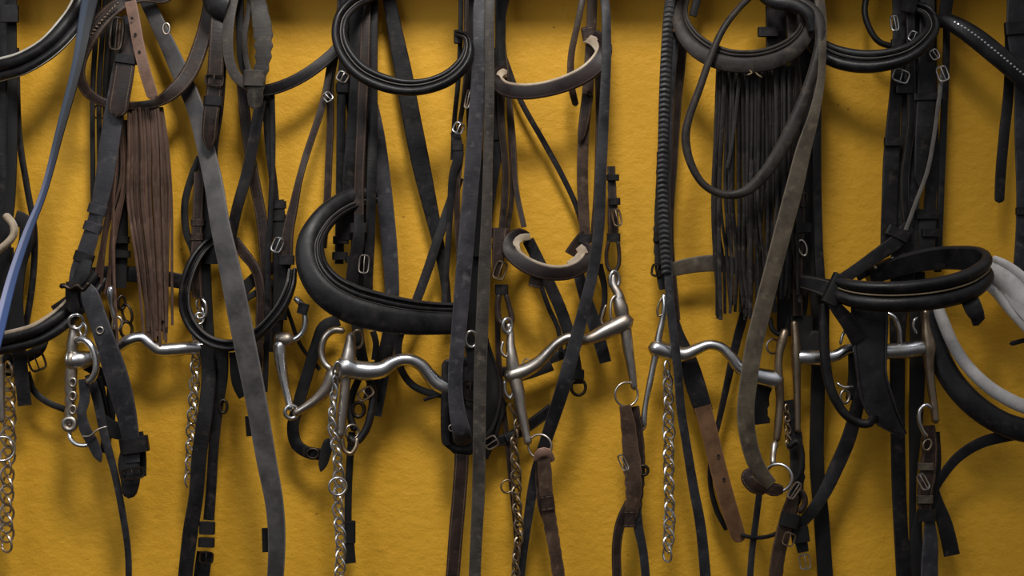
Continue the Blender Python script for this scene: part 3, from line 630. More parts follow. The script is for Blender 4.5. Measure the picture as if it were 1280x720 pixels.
piping(o,-.47,.3,4.2,'cream'); s(o,'lining_end',[(662,296,4.4,8),(652,297,5,9),(645,304,5.6,9),(648,314,6,6)],9,'cream',5,'flat'); s(o,'lining_end',[(710,331,6.4,8),(722,325,6.2,12),(729,316,5.8,13),(724,309,5,10)],12,'cream',6,'flat'); sweep('noseband_lining',[(c+N*-.0028,T_,W,N,w*.9,px) for c,T_,W,N,w,px in FR[o.name]],'flat','cream',o,th=1.6,uo=-.03)
keeper(t,670,352,16,15,6,12,'brown_dark',7)
keeper(t,731,298,17,11,4.6,0,'black',8)
s(t,'noseband_strap',[(712,318,3.6,14),(722,302,3.8,12),(731,290,4,10)],12,'brown_dark',3.8)
s(t,'noseband_strap',[(660,300,3),(675,330,3),(690,362,3),(702,390,3.2),(713,425,3.4),(720,462,3.4),(721,480,3.4)],15,'black',3.2)
s(t,'noseband_strap',[(674,350,3.4),(686,385,3.4),(698,412,3.4),(701,440,3.4)],6,'black',3.4)
torus(t,'strap_buckle',723,484,3.8,10,4,'dark_metal',.9); keeper(t,721,468,18,12,3.8,0,'black_matte')
s(t,'noseband_strap',[(722,338,3,13),(731,370,3,15),(743,405,3,17),(752,435,3,16),(757,453,3,15)],15,'slate',3)
s(t,'throat_strap',[(750,330,2.6),(756,362,2.8),(753,392,3),(742,415,3)],7,'black',2.8)
# left cheek end
keeper(t,625,291,24,12,4,0,'brown_dark',8); keeper(t,625,308,20,8,4,0,'brown_dark',8)
s(t,'cheek_billet',[(625,285,4.6,18),(623,320,4.8,16),(621,345,4.6,10)],15,'brown_dark',4.6); buckle(t,625,338,14,22,5,20,'tan' if 0 else 'old_nickel',2.6)
keeper(t,627,362,16,13,4.2,0,'black',8)
tube(t,'bit_loop',[(624,366,4.2),(622,385,4.4),(625,402,4.6),(634,408,5)],8,'brown_dark',4.6); tube(t,'bit_loop',[(632,366,4.2),(637,385,4.4),(640,400,4.6),(636,408,5)],7,'brown_dark',4.6)
s(t,'throat_strap',[(622,380,3),(623,440,3),(627,490,3),(634,550,3),(640,610,3),(645,660,3),(647,720,3)],7,'brown_dark',3)
# right cheek end
s(t,'cheek_strap',[(764,208,3.4,10),(765,235,3.6,11),(766,262,3.8,13),(767,300,3.8,12)],12,'brown_dark',3.8,lump=.2)
keeper(t,766,222,15,8,4,0,'black_matte'); keeper(t,768,252,14,9,4,-3,'black'); keeper(t,767,297,16,11,4,0,'black',8); buckle(t,771,272,10,20,4.8,-12,'old_nickel',2.4)
tube(t,'bit_loop',[(761,300,4.2),(758,318,4.4),(760,334,4.6),(767,342,4.8)],5,'brown_dark',4.4); tube(t,'bit_loop',[(772,300,4.2),(774,318,4.4),(773,332,4.6),(767,342,4.8)],5,'brown_dark',4.4)
# bit of F
b=tube(t,'bit_mouthpiece',[(630,471,5.4,16),(640,469,5.4,18),(655,464,5.4,17),(672,454,5.6,14),(686,440,5.8,12),(698,428,6,11),(711,422,6,11),(724,425,6,11),(738,423,6,13),(753,416,5.8,17),(770,408,5.6,19),(785,401,5.4,20),(792,399,5.4,16)],16,'dull_steel',5.6,'rr')
tube(b,'bit_shank',[(766,341,4.8,7),(767,356,5,9),(773,368,5.2,11),(776,382,5.3,14),(779,398,5.4,15),(782,412,5.4,13),(785,435,5.4,12),(789,460,5.4,10),(793,488,5.4,7)],10,'dull_steel',5.3)
tube(b,'bit_shank',[(634,403,5,7),(638,416,5,8),(638,430,5.2,10),(640,448,5.4,13),(643,468,5.4,15),(648,490,5.6,14),(653,520,5.8,11),(659,548,6,9),(661,557,6,11)],11,'dull_steel',5.5)
torus(b,'bit_ring',783,493,5.8,15,3,'dull_steel',1,15); torus(b,'bit_ring',675,558,6.2,15,3,'dull_steel',1,-15)
torus(b,'bit_ring',634,407,5.4,9,5,'steel',.7,30); torus(b,'bit_ring',768,350,5,11,5,'steel',.6,25); tube(b,'bit_collar',[(772,372,5.4,12),(776,384,5.4,16),(778,394,5.4,15)],14,'dull_steel',5.4,'cc')
tube(b,'curb_hook',[(771,368,5.6),(765,374,5.8),(763,388,6),(764,402,6)],3,'dull_steel',5.8); tube(b,'curb_hook',[(758,380,4.6),(754,390,4.6),(752,403,4.6),(758,408,4.6)],3,'dull_steel',4.6)
tube(b,'curb_hook',[(629,425,5.4),(627,440,5.6),(633,446,5.6),(636,438,5.4)],3.4,'dull_steel',5.5); tube(b,'curb_hook',[(631,474,5),(632,490,5),(638,498,5),(643,488,5)],4,'steel',5)
chain(t,[(640,505,4.8,8),(646,530,4.8,9),(643,555,4.8,12),(645,590,4.8,15),(646,630,4.8,15),(649,665,4.8,14),(645,700,4.8,12),(646,760,4.8,12)],13,4.8,'old_nickel',10,2.8)
torus(t,'curb_ring',634,608,5,8,2.6,'old_nickel',1,15)
s(t,'rein',[(679,566,6.4,15),(681,590,6.4,18),(683,620,6.2,17),(688,655,6,17),(694,690,6,16),(704,760,6,15)],17,'brown',6.2,lump=.12)
s(t,'rein',[(673,570,5.6),(672,600,5.4),(675,632,5.4),(681,650,5.4)],6,'brown_dark',5.5)
s(t,'rein_fold',[(670,574,6.2,8),(676,566,6.8,12),(684,566,6.6,12),(690,575,6,8)],10,'tan',6.6,'dome',th=4)
keeper(t,684,628,18,20,6.2,-8,'brown_dark',8,1.4)
s(t,'rein',[(781,507,6.2,14),(785,530,6,19),(788,560,6,21),(791,590,6,22),(792,615,6,20),(790,640,5.8,17),(788,650,5.6,10)],20,'brown',6,lump=.18)
s(t,'rein',[(793,508,5),(799,545,5),(800,590,5),(796,640,5)],12,'brown_dark',5,lump=.25)
s(t,'rein',[(788,628,5,14),(777,650,5,13),(771,680,5,12),(773,760,5,12)],12,'brown_dark',5)
s(t,'rein',[(794,628,5.4,14),(798,660,5.4,12),(804,690,5.4,11),(810,760,5.4,11)],12,'slate',5.4)
buckle(t,779,578,8,20,6.8,-25,'steel',2); torus(t,'rein_buckle',804,588,5.6,6,4,'dark_metal'); keeper(t,787,648,14,22,5.8,0,'brown_dark',7,1.4)

o=s(None,'leather_rein',[(745,T,5,10),(755,-4,6,11),(758,60,7,12),(755,140,7.6,13),(751,220,8,14),(748,290,8,14),(741,340,8,14),(729,390,8,15),(716,440,8,17),(705,480,8,18),(694,515,6.6,17),(681,555,4.8,15),(670,590,4,13),(662,635,3.6,12),(655,690,3.4,9),(648,760,3.4,8)],14,'slate',8,wob=5)
tag(o,'dark narrow rein crossing diagonally over the bit of the cream-lined bridle','rein')

# ================= G: fringed black bridle
t = thing('laced_rein', 842, T, 5, 'black rein with a laced upper part hanging left of the black fringe', 'rein')
s(t,'laced_grip',[(845,T,5,13),(838,0,6,13),(834,50,6.4,14),(831,110,6.6,14),(829,170,6.6,13),(828,230,6.6,13),(830,290,6.6,13),(833,342,6.6,12)],13,'laced',6.4,th=4,wob=9)
s(t,'rein_strap',[(845,40,5.6,10),(838,110,6,10),(836,170,6,9),(834,240,6,9),(835,300,6.1,10),(836,350,6.4,11),(840,400,6.6,11),(847,460,6.6,11),(851,510,6.4,11),(858,555,6.2,11),(867,610,6,12),(876,660,6,13),(885,760,6,14)],11,'slate',6.4,wob=6)

t = thing('bridle', 845, T, 3.4, 'black bridle with a long black leather fringe under a worn browband', 'bridle')
s(t,'cheek_strap',[(852,T,3,9),(853,40,3.4,14),(850,80,3.4,14),(847,130,3.4,10),(843,200,3.4,8),(838,290,3.4,8),(846,400,3,9)],11,'brown_dark',3.4)
s(t,'headpiece',[(874,T,3),(872,-4,3.6),(866,20,3.8)],10,'black',3.8)
s(t,'cheek_strap',[(824,190,4,6),(823,260,4,9),(823,300,4.2,12),(824,330,4.4,11),(828,362,4.6,8)],10,'black_matte',4.2,lump=.3)
keeper(t,824,296,13,12,4.4,0,'black'); buckle(t,821,338,12,14,4.8,10,'dark_metal',3)
o=s(t,'browband',[(862,-20,3.6,16),(851,2,5,18),(850,24,6.4,20),(860,46,7.4,25),(880,64,8,28),(908,75,8.3,28),(938,77,8.4,28),(966,72,8.2,28),(990,60,7.8,26),(1006,42,7.2,22),(1010,22,6.2,18),(1002,6,5,14)],24,'worn_black',7.6,'nose',wob=3,th=7)
piping(o,-.43,1.8,4.5,'worn_grey')
for x,y in ((936,93),(944,96)): tube(o,'stitch_thread',[(x,y-6,8.9),(x+4,y-2,9),(x+(9 if x>940 else -3),y+1,8.9)],2,'piping_tan',8.9)
R=random.Random(9); st=[]
for i in range(46):
    a=i/45; x0=897+a*98; x1=x0+R.uniform(-3,3)+(-6 if a<.1 else 0); x2=x1+R.uniform(-7,9)+(4 if a<.5 else 0); d=4.6+R.random()*2
    st.append([(x0,82,d),((x0+x1)/2,170,d),(x1,250,d),(x2,330,d),(x2+R.uniform(-4,6),388+R.uniform(-8,12)-(22 if a>.75 else 0),d)])
st.append([(898,90,6),(893,220,6),(896,320,6),(900,400,6)])
fringe(o,st,'fringe_black',3.8)
s(o,'fringe_strand',[(925,90,6.9),(915,180,7),(909,210,7)],4.5,'fringe_black',7,th=2); s(o,'fringe_strand',[(906,90,6.8),(899,230,6.8),(899,320,7),(901,400,7)],5,'fringe_black',7,th=2); s(o,'fringe_strand',[(939,200,6.8),(938,300,7),(938,399,7)],5,'fringe_black',7,th=2)
s(t,'noseband',[(828,342,3,14),(845,336,3.4,18),(868,331,3.6,20),(895,329,3.7,21),(922,333,3.7,21),(945,342,3.6,21),(975,352,3.6,20),(1010,360,3.8,22)],20,'olive',3.6)
s(t,'cheek_strap',[(968,T,3),(970,20,3.6),(971,80,3.6),(975,150,3.4),(980,240,3.2),(984,330,3.2),(984,420,3.2)],26,'black',3.4)
s(t,'cheek_strap',[(1008,T,2.8),(1006,100,3),(1002,200,3),(1001,300,3.2),(998,380,3.2),(990,420,3.4)],24,'black_matte',3)
s(t,'cheek_strap',[(985,T,4.2),(992,60,5.2),(996,110,5.2),(993,180,4.8),(1000,260,4.4),(997,330,4.4),(997,395,4.2)],13,'brown_dark',4.8)
torus(t,'cheek_ring',1003,310,4.8,10,3,'dull_steel',.5,0,0,-15); torus(t,'cheek_ring',1004,250,4.6,9,2.6,'dark_metal',.5,0,0,15); keeper(t,1003,285,22,12,4.4,0,'black_matte')
for x,y,h in ((960,30,30),): keeper(t,x,40,26,12,4.6,0,'black',8)
s(t,'throat_loop',[(966,T,5,8),(945,-10,7,8),(922,12,8,8),(903,38,8.8,8.5),(888,72,9.2,9),(874,112,9.4,9.5),(861,148,9.4,10),(857,172,9.4,11),(863,203,9.4,10),(880,231,9.4,9),(904,243,9.4,10),(930,240,9.4,12),(952,222,9.4,15),(973,192,9.4,17),(992,155,9.4,17),(1007,118,9.2,14),(1019,80,9,13),(1026,45,8.6,14),(1020,18,8,15),(1000,2,7.4,14),(975,-6,6,12)],10,'worn_black',9,'dome',th=5,wob=4)
s(t,'headpiece',[(940,-20,6.4),(965,2,7),(992,6,7.6),(1012,18,8),(1018,38,8)],16,'black',7.4,'dome',th=6)
ol=s(None,'leather_rein',[(1020,T,6,12),(1027,20,8,12),(1028,55,9,10),(1026,100,9.4,10),(1017,145,9.7,14),(1005,185,9.8,19),(993,235,9.8,22),(981,280,9.8,22),(968,330,9.8,22),(955,380,9.8,22),(943,430,9.8,22),(936,475,9.8,22),(932,520,9.6,22),(938,560,9.4,21),(949,588,9,20),(964,606,8.4,16)],20,'olive',9.6,wob=4); tag(ol,'long olive-brown rein slanting down in front of the black fringe to a steel ring','rein')
s(t,'rein_fold',[(938,586,9.4,10),(934,597,9.8,16),(942,607,9.8,18),(958,614,9,12)],16,'brown_dark',9.4,ends='rr'); s(t,'rein_fold',[(950,606,8.4,12),(966,612,8.2,18),(978,612,7.6,12)],16,'brown_dark',8.2,lump=.3)
# bit of G
b=tube(t,'bit_mouthpiece',[(810,434,5,18),(822,436,5,19),(840,441,5,18),(856,443,5.1,16),(870,437,5.2,13),(886,431,5.3,11),(901,434,5.4,11),(914,446,5.5,12),(925,460,5.5,14),(940,468,5.6,18),(960,473,5.6,20),(980,476,5.6,21)],16,'steel',5.2,'rr')
tube(b,'bit_shank',[(829,366,4.8,7),(831,382,5,8),(828,400,5,7),(824,418,5,8),(821,436,5,9),(817,455,5,7),(812,480,5,7),(807,505,5,6),(805,525,5,7),(806,535,5,5)],8,'steel',5)
tube(b,'curb_hook',[(827,372,5.2),(822,385,5.2),(823,395,5.2),(830,392,5.2)],2.6,'old_nickel',5.2)
tube(b,'curb_hook',[(803,512,4.8),(807,532,4.8),(799,540,4.8),(795,533,4.8)],3,'dull_steel',4.8)
tube(b,'bit_shank',[(982,410,5.4,8),(978,424,5.6,11),(974,442,5.8,9),(973,462,5.9,9),(974,480,5.8,10),(975,500,5.6,9),(973,530,5.6,9),(970,553,5.6,8)],9,'old_nickel',5.7)
torus(b,'bit_ring',966,433,5.2,9,3,'dull_steel',1,25); tube(b,'bit_swivel',[(969,550,5.8,6),(968,556,6,9),(967,562,6.4,7),(966,574,6.8,7),(966,582,7.2,6)],7,'dull_steel',6.4)
torus(b,'bit_ring',973,597,7.4,17,4.4,'steel',1,-20)
tube(b,'bit_ring',[(985,410,5.4),(975,418,5.6),(966,412,5.2),(962,396,4.8)],6,'black',5.4)
chain(t,[(834,452,5.6,10),(835,480,5.4,14),(836,540,5.4,18),(836,600,5.4,18),(837,650,5.4,17),(834,694,5.4,16)],14,5.4,'steel',10.5,2.9)
chain(t,[(984,505,5),(984,530,5),(986,560,5)],9,5,'old_nickel',7,2.2)
s(t,'strap_end',[(840,380,2.8,6),(848,415,3,12),(860,450,3.2,22),(869,480,3.4,25),(880,515,3.6,23)],22,'black',3.4)
s(t,'strap_end',[(878,508,3.9,22),(888,545,4.1,21),(899,590,4.3,21),(910,630,4.4,21),(918,655,4.4,20),(926,678,4.4,17)],21,'strap_tan',4.2,ends='cr')
for x,y in ((898,570),(905,599)): hole(t,x,y,4.7,2)
s(t,'throat_strap',[(932,385,3,12),(920,430,3,11),(910,475,3,9),(899,525,2.8,7),(889,570,2.8,6),(888,605,2.8,6),(896,638,2.8,7),(908,662,2.8,6)],8,'black',3)
s(t,'throat_strap',[(926,668,4.8),(940,672,5),(958,671,5),(978,664,5)],5,'black',5)
s(t,'throat_strap',[(950,610,4.6),(945,650,4.6),(940,690,4.6),(935,760,4.6)],8,'slate',4.6)
s(t,'bit_strap',[(955,480,4.4),(950,510,4.6),(952,530,4.6)],22,'black_matte',4.4,lump=.4)
s(t,'bit_strap',[(986,500,4.2),(994,545,4.6),(997,590,5),(992,625,5.4),(984,650,5.6)],18,'black',5,lump=.2)
tube(t,'rein_loop',[(984,560,6),(996,552,6.2),(1002,566,6.2),(999,592,6.2),(990,605,6)],8,'black_matte',6.2)
buckle(t,993,613,9,22,6.8,35,'dull_steel',2.6); keeper(t,995,592,16,10,6,0,'black_matte')
tube(t,'rein_loop',[(996,612,5.8),(1004,618,6),(1006,630,6),(998,642,6)],8,'brown_dark',6)
s(t,'rein',[(992,618,6,14),(985,645,6,20),(978,670,6,19),(972,700,6,18),(966,760,6,18)],18,'brown',6,lump=.08)
keeper(t,987,650,23,18,6.2,15,'black_matte',10,2.2); buckle(t,986,674,14,16,6.8,20,'old_nickel',2)
s(t,'rein_end',[(994,645,5,12),(1000,670,5,16),(1004,690,5,14)],15,'black',5); keeper(t,1000,668,22,20,5.2,-8,'black_matte',9); buckle(t,1006,702,13,18,5.4,-8,'dull_steel',2.6)
ol=s(None,'leather_rein',[(1024,T,2.2,20),(1016,20,2.2,20),(1014,150,2.2,20),(1016,280,2.4,22),(1024,400,2.4,20),(1022,500,2.4,18),(1021,580,2.4,18),(1027,650,2.4,19),(1034,760,2.4,20)],20,'black_matte',2.4); tag(ol,'flat black rein hanging against the wall just right of the black fringe','rein')
s(t,'rein',[(1022,T,3),(1022,80,3.4),(1021,200,3.8),(1023,300,4),(1026,360,4.2)],11,'black',3.6)

# ================= H: black bridle with the ring-like noseband
t = thing('bridle', 1130, T, 4, 'black bridle with an open ring-shaped padded noseband and two straight grey bits', 'bridle')
t['label'] = 'black bridle whose thick padded noseband stands out as an open ring, chrome bit below'
s(t,'throat_loop',[(1094,T,3),(1083,-2,3.4),(1081,16,3.6),(1088,38,3.8),(1100,53,4),(1120,59,4)],8,'black','round' and 3.8,'round')
s(t,'cheek_strap',[(1122,T,3.6,16),(1124,40,4,16),(1121,100,4.4,16),(1117,150,4.4,18),(1114,200,4.4,20),(1112,250,4.4,20),(1110,310,4.2,19)],18,'black',4.4)
s(t,'cheek_strap',[(1140,T,3),(1142,60,3.4),(1141,130,3.4),(1138,200,3.4),(1132,300,3.4),(1128,360,3)],28,'slate',3.4)
s(t,'cheek_strap',[(1135,T,4.6),(1138,30,5),(1139,90,4.8),(1139,150,4.4),(1131,230,4.4),(1136,300,4)],11,'black_stitched',4.8)
s(t,'cheek_strap',[(1160,T,3.8,18),(1158,60,4.4,20),(1158,120,4.6,24),(1154,180,4.8,22),(1150,236,4.8,16)],22,'black',4.6,ends='cp')
o=s(t,'cheek_strap',[(1178,88,4.8),(1173,130,5),(1166,180,5),(1159,215,5),(1146,250,5),(1132,288,5.2)],5,'piping_grey',5)
s(t,'cheek_strap',[(1163,T,3),(1164,100,3.2),(1166,200,3.2),(1162,260,3.2),(1160,330,3)],15,'black',3.2)
s(t,'throat_strap',[(1183,T,2.6),(1183,60,2.8),(1180,140,2.8),(1176,240,2.8),(1172,340,2.6)],9,'black_gloss',2.8)
buckle(t,1118,29,9,18,5,-8,'steel',2.4); buckle(t,1126,95,20,15,5.2,20,'steel',2.6); buckle(t,1178,92,13,18,5.4,-20,'steel',2.4); buckle(t,1142,46,12,12,5.6,30,'steel',2); buckle(t,1168,68,10,12,5,-30,'steel',2)
keeper(t,1117,177,24,11,4.8,0,'black',8); keeper(t,1130,112,22,10,4.8,0,'black',8); keeper(t,1161,121,42,9,4.6,-2,'black',10); keeper(t,1122,54,16,10,4.6,0,'black',7)
keeper(t,1158,268,30,12,3.8,0,'black',8); keeper(t,1163,291,22,10,4,0,'black',8); s(t,'cheek_strap',[(1160,262,3.6),(1158,300,3.8),(1157,325,3.6)],22,'black_matte',3.8)
o=s(t,'browband',[(1006,40,4,18),(1022,58,5,24),(1046,71,6,28),(1080,77,7,29),(1112,74,7.6,27),(1138,65,7.8,24),(1157,49,7.4,20),(1166,32,6.4,17),(1158,14,5.4,15),(1138,6,5,14)],26,'black_gloss',7,'padi',wob=2)
piping(o,-.14,3,1.6,'piping_grey'); s(t,'headpiece',[(1128,4,5.8),(1145,8,5.8)],20,'black',5.8)
keeper(t,1122,292,32,13,5.2,25,'black',10,2.4)
s(t,'noseband_strap',[(1136,283,4.8,16),(1118,304,5.4,19),(1098,318,6,17),(1075,334,6.6,15),(1053,349,7.4,15),(1040,356,8.4,15)],16,'black',6.4)
s(t,'noseband_strap',[(1130,318,4.4),(1110,328,4.6),(1090,338,4.8),(1072,348,5.2)],8,'black_matte',4.8)
tube(t,'strap_rivet',[(1114,321,5,4),(1116,324,5.2,5)],4,'steel',5); tube(t,'strap_rivet',[(1092,336,5.6,4),(1096,333,5.6,5)],4,'steel',5)
# ring noseband: a padded band standing out from the wall
W=(0,-.30,.954)
pts=[(1040,356,8,24),(1062,366,9.5,34),(1100,371,10.8,38),(1145,370,11.4,40),(1185,364,11.2,41),(1216,353,10.2,41),(1232,338,8.6,38),(1224,326,6.8,34),(1196,322,5.4,30),(1160,324,4.6,28),(1120,333,4.4,26),(1085,345,4.8,24)]
o=s(t,'noseband',pts,36,'black_gloss',8,'padi',th=13,wdir=(0,.30,-.954),wob=0)
piping(o,-.09,5,2,'piping_tan')
s(t,'noseband_tab',[(1212,374,10,22),(1217,386,10.4,22),(1222,398,10.2,18),(1215,401,9.6,14)],20,'black',10,'flat')
s(t,'noseband',[(994,351,4.6,16),(1015,355,6,20),(1036,361,7.6,24),(1060,366,9,26)],22,'black_stitched',7)
keeper(t,1044,362,20,40,8.6,25,'black_matte',14,3)
s(t,'curb_strap',[(1036,368,8.4,14),(1046,385,8.6,16),(1060,402,8.4,20),(1075,425,8,24)],18,'black',8.4)
s(t,'leather_guard',[(1087,384,7,46),(1087,410,7.4,46),(1088,440,7.8,42),(1090,470,8,38),(1096,497,8,40),(1106,518,8,34),(1119,533,8,20),(1131,543,8,6)],38,'black_gloss',7.6,'fold',wob=4,th=7)
s(t,'curb_strap',[(1031,380,7,12),(1030,420,7.2,13),(1032,455,7.4,13),(1040,490,7.6,12),(1055,516,7.8,11),(1072,528,8,11),(1087,529,8.2,11),(1093,518,8.4,10)],12,'black',7.6,'dome',th=5)
# bits of H
b=tube(t,'bit_mouthpiece',[(990,446,4.6,16),(1006,447,4.8,17),(1028,447,4.8,17),(1046,444,5,13),(1060,436,5,12),(1078,434,5,13),(1100,439,5.2,17),(1130,438,5.4,18),(1150,435,5.6,18),(1160,434,5.6,18)],17,'steel',5,'rr')
tube(b,'bit_shank',[(1157,386,5.6,7),(1157,400,5.6,7),(1158,415,5.7,11),(1161,432,5.8,15),(1161,450,5.8,12),(1163,475,5.8,10),(1167,505,5.8,9),(1170,530,5.8,9)],10,'old_nickel',5.8)
tube(b,'bit_shank',[(992,400,4.8,7),(994,420,5,9),(995,445,5,12),(996,478,5,9),(996.5,510,5,8),(997,542,5,7)],9,'old_nickel',5)
tube(b,'bit_ring',[(1106,390,5.2),(1117,396,5.6),(1124,411,5.8),(1125,432,5.6)],5,'steel',5.6)
tube(b,'curb_hook',[(1148,396,5.6),(1143,400,5.8),(1142,410,5.8),(1147,417,5.8)],3,'steel',5.8); tube(b,'curb_hook',[(1058,411,5.4),(1053,420,5.6),(1050,432,5.6)],3.4,'steel',5.5)
tube(b,'curb_hook',[(1045,478,5.4),(1055,484,5.6),(1067,483,5.6)],3.2,'steel',5.6); torus(b,'curb_ring',1056,496,5.4,8,4,'dull_steel',.8,20)
tube(b,'bit_ring',[(1166,512,6.4),(1158,506,6.6),(1150,512,6.6),(1149,526,6.6),(1154,540,6.4),(1160,546,6.2)],4.4,'steel',6.4)
s(t,'bit_strap',[(1002,395,3.6),(1006,425,3.8),(1024,428,3.8)],30,'black_matte',3.8,lump=.3)
s(t,'rein',[(1078,480,4.4,14),(1070,515,4.4,17),(1060,550,4.4,18),(1045,585,4.4,18),(1028,620,4.6,16),(1010,645,4.8,14),(995,660,5,12)],17,'black',4.5)
s(t,'bit_strap',[(1066,440,4.4),(1066,470,4.4),(1063,500,4.4)],12,'black_matte',4.4)
s(t,'rein',[(1130,200,3,24),(1126,340,3,26),(1122,420,3,20),(1122,520,3,18),(1124,620,3,18),(1132,760,3,19)],20,'black',3)
s(t,'rein',[(1146,340,2.6,20),(1147,440,2.6,20),(1145,520,2.6,18),(1141,600,2.6,9),(1141,660,2.6,9),(1143,760,2.6,9)],12,'black_matte',2.6)
s(t,'rein_end',[(1148,640,2.8,8),(1144,690,2.8,18),(1146,720,2.8,12),(1146,760,2.8,12)],12,'black_matte',2.8)
s(t,'rein_billet',[(1160,532,5,18),(1162,560,5,22),(1160,590,5,21),(1156,620,5,18),(1157,650,4.8,16)],20,'brown_dark',5,lump=.15)
s(t,'rein_billet',[(1168,540,4,14),(1170,580,4,13),(1164,620,4,12)],13,'black',4)
keeper(t,1157,583,20,9,5.2,0,'olive',9,1.6); keeper(t,1156,624,20,10,5.2,0,'olive',9,1.6); buckle(t,1154,602,10,20,6,-28,'steel',2.2); torus(t,'rein_buckle',1159,556,5.8,7,3,'old_nickel',.7,0,0,20); keeper(t,1158,644,22,16,4.8,0,'black',9)
s(t,'rein',[(1162,648,4.6,12),(1163,680,4.8,20),(1162,705,4.8,22),(1162,760,4.8,22)],20,'slate',4.8)
s(t,'strap_end',[(1164,600,3.4,12),(1170,625,3.4,16),(1181,655,3.4,19),(1190,694,3.4,20)],18,'black',3.4)
s(t,'rein',[(1164,622,3.8,8),(1175,600,4,11),(1196,573,4.2,13),(1225,554,4.6,14),(1258,545,5,15),(1300,538,5,15)],14,'black_gloss',4.4)

# ================= I: right-hand bridle with crystal browband and white-lined noseband
t = thing('bridle', 1180, T, 3.4, 'black bridle with a crystal-studded browband and white-lined noseband at the right edge', 'bridle')
o=s(t,'browband',[(1166,28,3.6,16),(1182,26,4.6,18),(1198,33,5.4,22),(1218,46,6,25),(1242,65,6.4,26),(1266,85,6.6,26),(1310,122,6.6,26)],24,'black_gloss',6,'dome',wob=0,th=7)
fr=FR[o.name]; L=0; last=-9
for i in range(1,len(fr)):
    L+=(fr[i][0]-fr[i-1][0]).length/PX(6)
    if L<28 or L-last<4.4: continue
    last=L; c,T_,W_,N_,w_,px=fr[i]; V=[];F=[]; c=c+N_*.0058*.9-W_*w_*.02
    for j,(q,h) in enumerate(((1.7,0),(1.5,.9),(.7,1.5))):
        for k in range(6): a=k*math.pi/3; V.append(c+(T_*math.cos(a)+W_*math.sin(a))*q*px+N_*h*px)
    for j in range(2):
        for k in range(6): F.append((j*6+k,j*6+(k+1)%6,(j+1)*6+(k+1)%6,(j+1)*6+k))
    F.append(tuple(12+k for k in range(6))); mkobj('crystal',V,F,'crystal',o,smooth=False)
s(t,'throat_strap',[(1190,T,4),(1184,0,4.2),(1180,30,4)],16,'black_gloss',4.2)
o=s(t,'noseband',[(1160,372,3,20),(1163,405,3.6,24),(1173,442,4.4,27),(1192,478,5.2,29),(1220,508,5.8,30),(1255,530,6,30),(1310,545,6,30)],28,'black_gloss',5,'dome',wob=0,th=9)
s(t,'noseband_lining',[(1168,372,3.6,12),(1178,400,4.4,15),(1190,428,5,15),(1208,456,5.8,15),(1234,482,6.2,16),(1262,500,6.4,17),(1310,520,6.4,18)],15,'white',5.4,'dome',wob=0,th=8)
o=s(t,'crown_pad',[(1234,337,4.4,40),(1243,342,5,44),(1258,353,5.4,48),(1276,372,5.6,52),(1310,408,5.6,54)],46,'white',5.2,'pad3',wob=0,th=13)
s(t,'crown_pad',[(1262,363,5.9,18),(1276,380,6.3,22),(1310,414,6.4,26)],22,'cream' if 0 else 'white',6,'flat')
s(t,'strap_end',[(1262,430,4),(1274,427,4),(1310,418,4)],6,'black',4,ends='rc')
t = thing('bridle', 1272, T, 4, 'dark upright bridle straps with a wide keeper, half cut off by the right edge', 'bridle')
s(t,'cheek_strap',[(1264,T,4,22),(1270,-4,4.4,24),(1270,34,4.6,24),(1276,90,4.6,20)],24,'slate',4.6)
keeper(t,1274,35,38,16,4.8,-4,'black',10)
s(t,'cheek_strap',[(1262,40,4,12),(1261,110,4,13),(1255,170,4,13),(1251,215,4,13),(1249,254,4,12)],13,'black',4,ends='cr')
s(t,'cheek_strap',[(1276,100,4.6,16),(1277,180,4.6,17),(1279,250,4.6,17),(1277,300,4.6,16),(1272,352,4.4,14)],16,'slate',4.6); keeper(t,1279,264,18,10,4.8,0,'black',8)

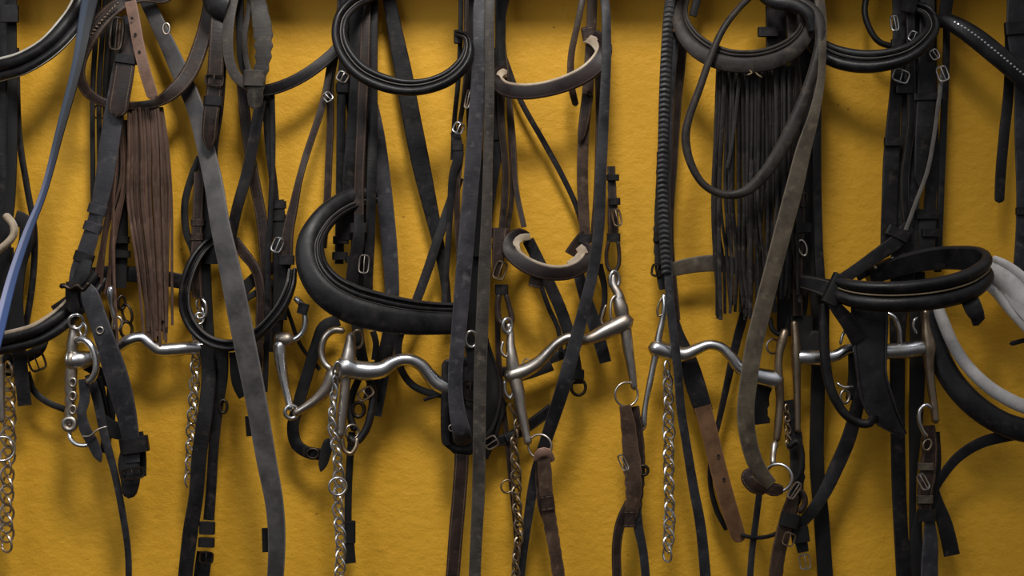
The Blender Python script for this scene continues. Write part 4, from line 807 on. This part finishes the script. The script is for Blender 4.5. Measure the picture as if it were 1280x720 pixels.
# ------------------------------------------------------------------ light and camera
def area(name, loc, target, size, power, col, sy=None):
    l = bpy.data.lights.new(name, 'AREA'); l.size = size; l.energy = power; l.color = col
    if sy: l.shape = 'RECTANGLE'; l.size_y = sy
    o = bpy.data.objects.new(name, l); C.objects.link(o); o.location = loc
    o.rotation_euler = (Vector(target)-Vector(loc)).to_track_quat('-Z', 'Y').to_euler(); return o
sl = bpy.data.lights.new('ceiling_spot', 'SPOT'); sl.energy = 92; sl.spot_size = math.radians(70); sl.spot_blend = 1; sl.shadow_soft_size = .19; sl.color = (1, .965, .91)
so = bpy.data.objects.new('ceiling_spot', sl); C.objects.link(so); so.location = (0, -1.1, 2.8); so.rotation_euler = (Vector((-.27, 0, 1.72))-so.location).to_track_quat('-Z', 'Y').to_euler()
area('soft_light', (-1.1, -2.0, 2.6), (-.5, 0, 1.7), 1.1, 12, (.92, .96, 1))
wd = bpy.data.worlds.new('room'); bpy.context.scene.world = wd; wd.use_nodes = True; nt = wd.node_tree
bg = nt.nodes['Background']; tc = nd(nt, 'ShaderNodeTexCoord'); sx = nd(nt, 'ShaderNodeSeparateXYZ'); nt.links.new(tc.outputs['Generated'], sx.inputs[0])
rp = nd(nt, 'ShaderNodeValToRGB'); nt.links.new(math_(nt, 'MULTIPLY_ADD', sx.outputs[2], .5, .5), rp.inputs[0])
e = rp.color_ramp.elements; e[0].position = .25; e[0].color = (.05,.045,.04,1); e[1].position = .8; e[1].color = (.75,.78,.82,1)
e2 = e.new(.5); e2.color = (.22,.21,.2,1)
nt.links.new(rp.outputs[0], bg.inputs[0]); bg.inputs[1].default_value = .58
cam = bpy.data.cameras.new('camera'); cam.sensor_width = 36; cam.lens = 18/(640*S0/D)
co = bpy.data.objects.new('camera', cam); C.objects.link(co); co.location = (0, -D, ZC); co.rotation_euler = (math.pi/2, 0, 0)
cam.dof.use_dof = True; cam.dof.focus_distance = D-.07; cam.dof.aperture_fstop = 9
sc = bpy.context.scene; sc.camera = co
sc.view_settings.view_transform = 'Standard'; sc.view_settings.look = 'None'; sc.view_settings.exposure = 0
for o in bpy.data.objects:
    if '_o' in o: del o['_o']
    if '_fr' in o: del o['_fr']
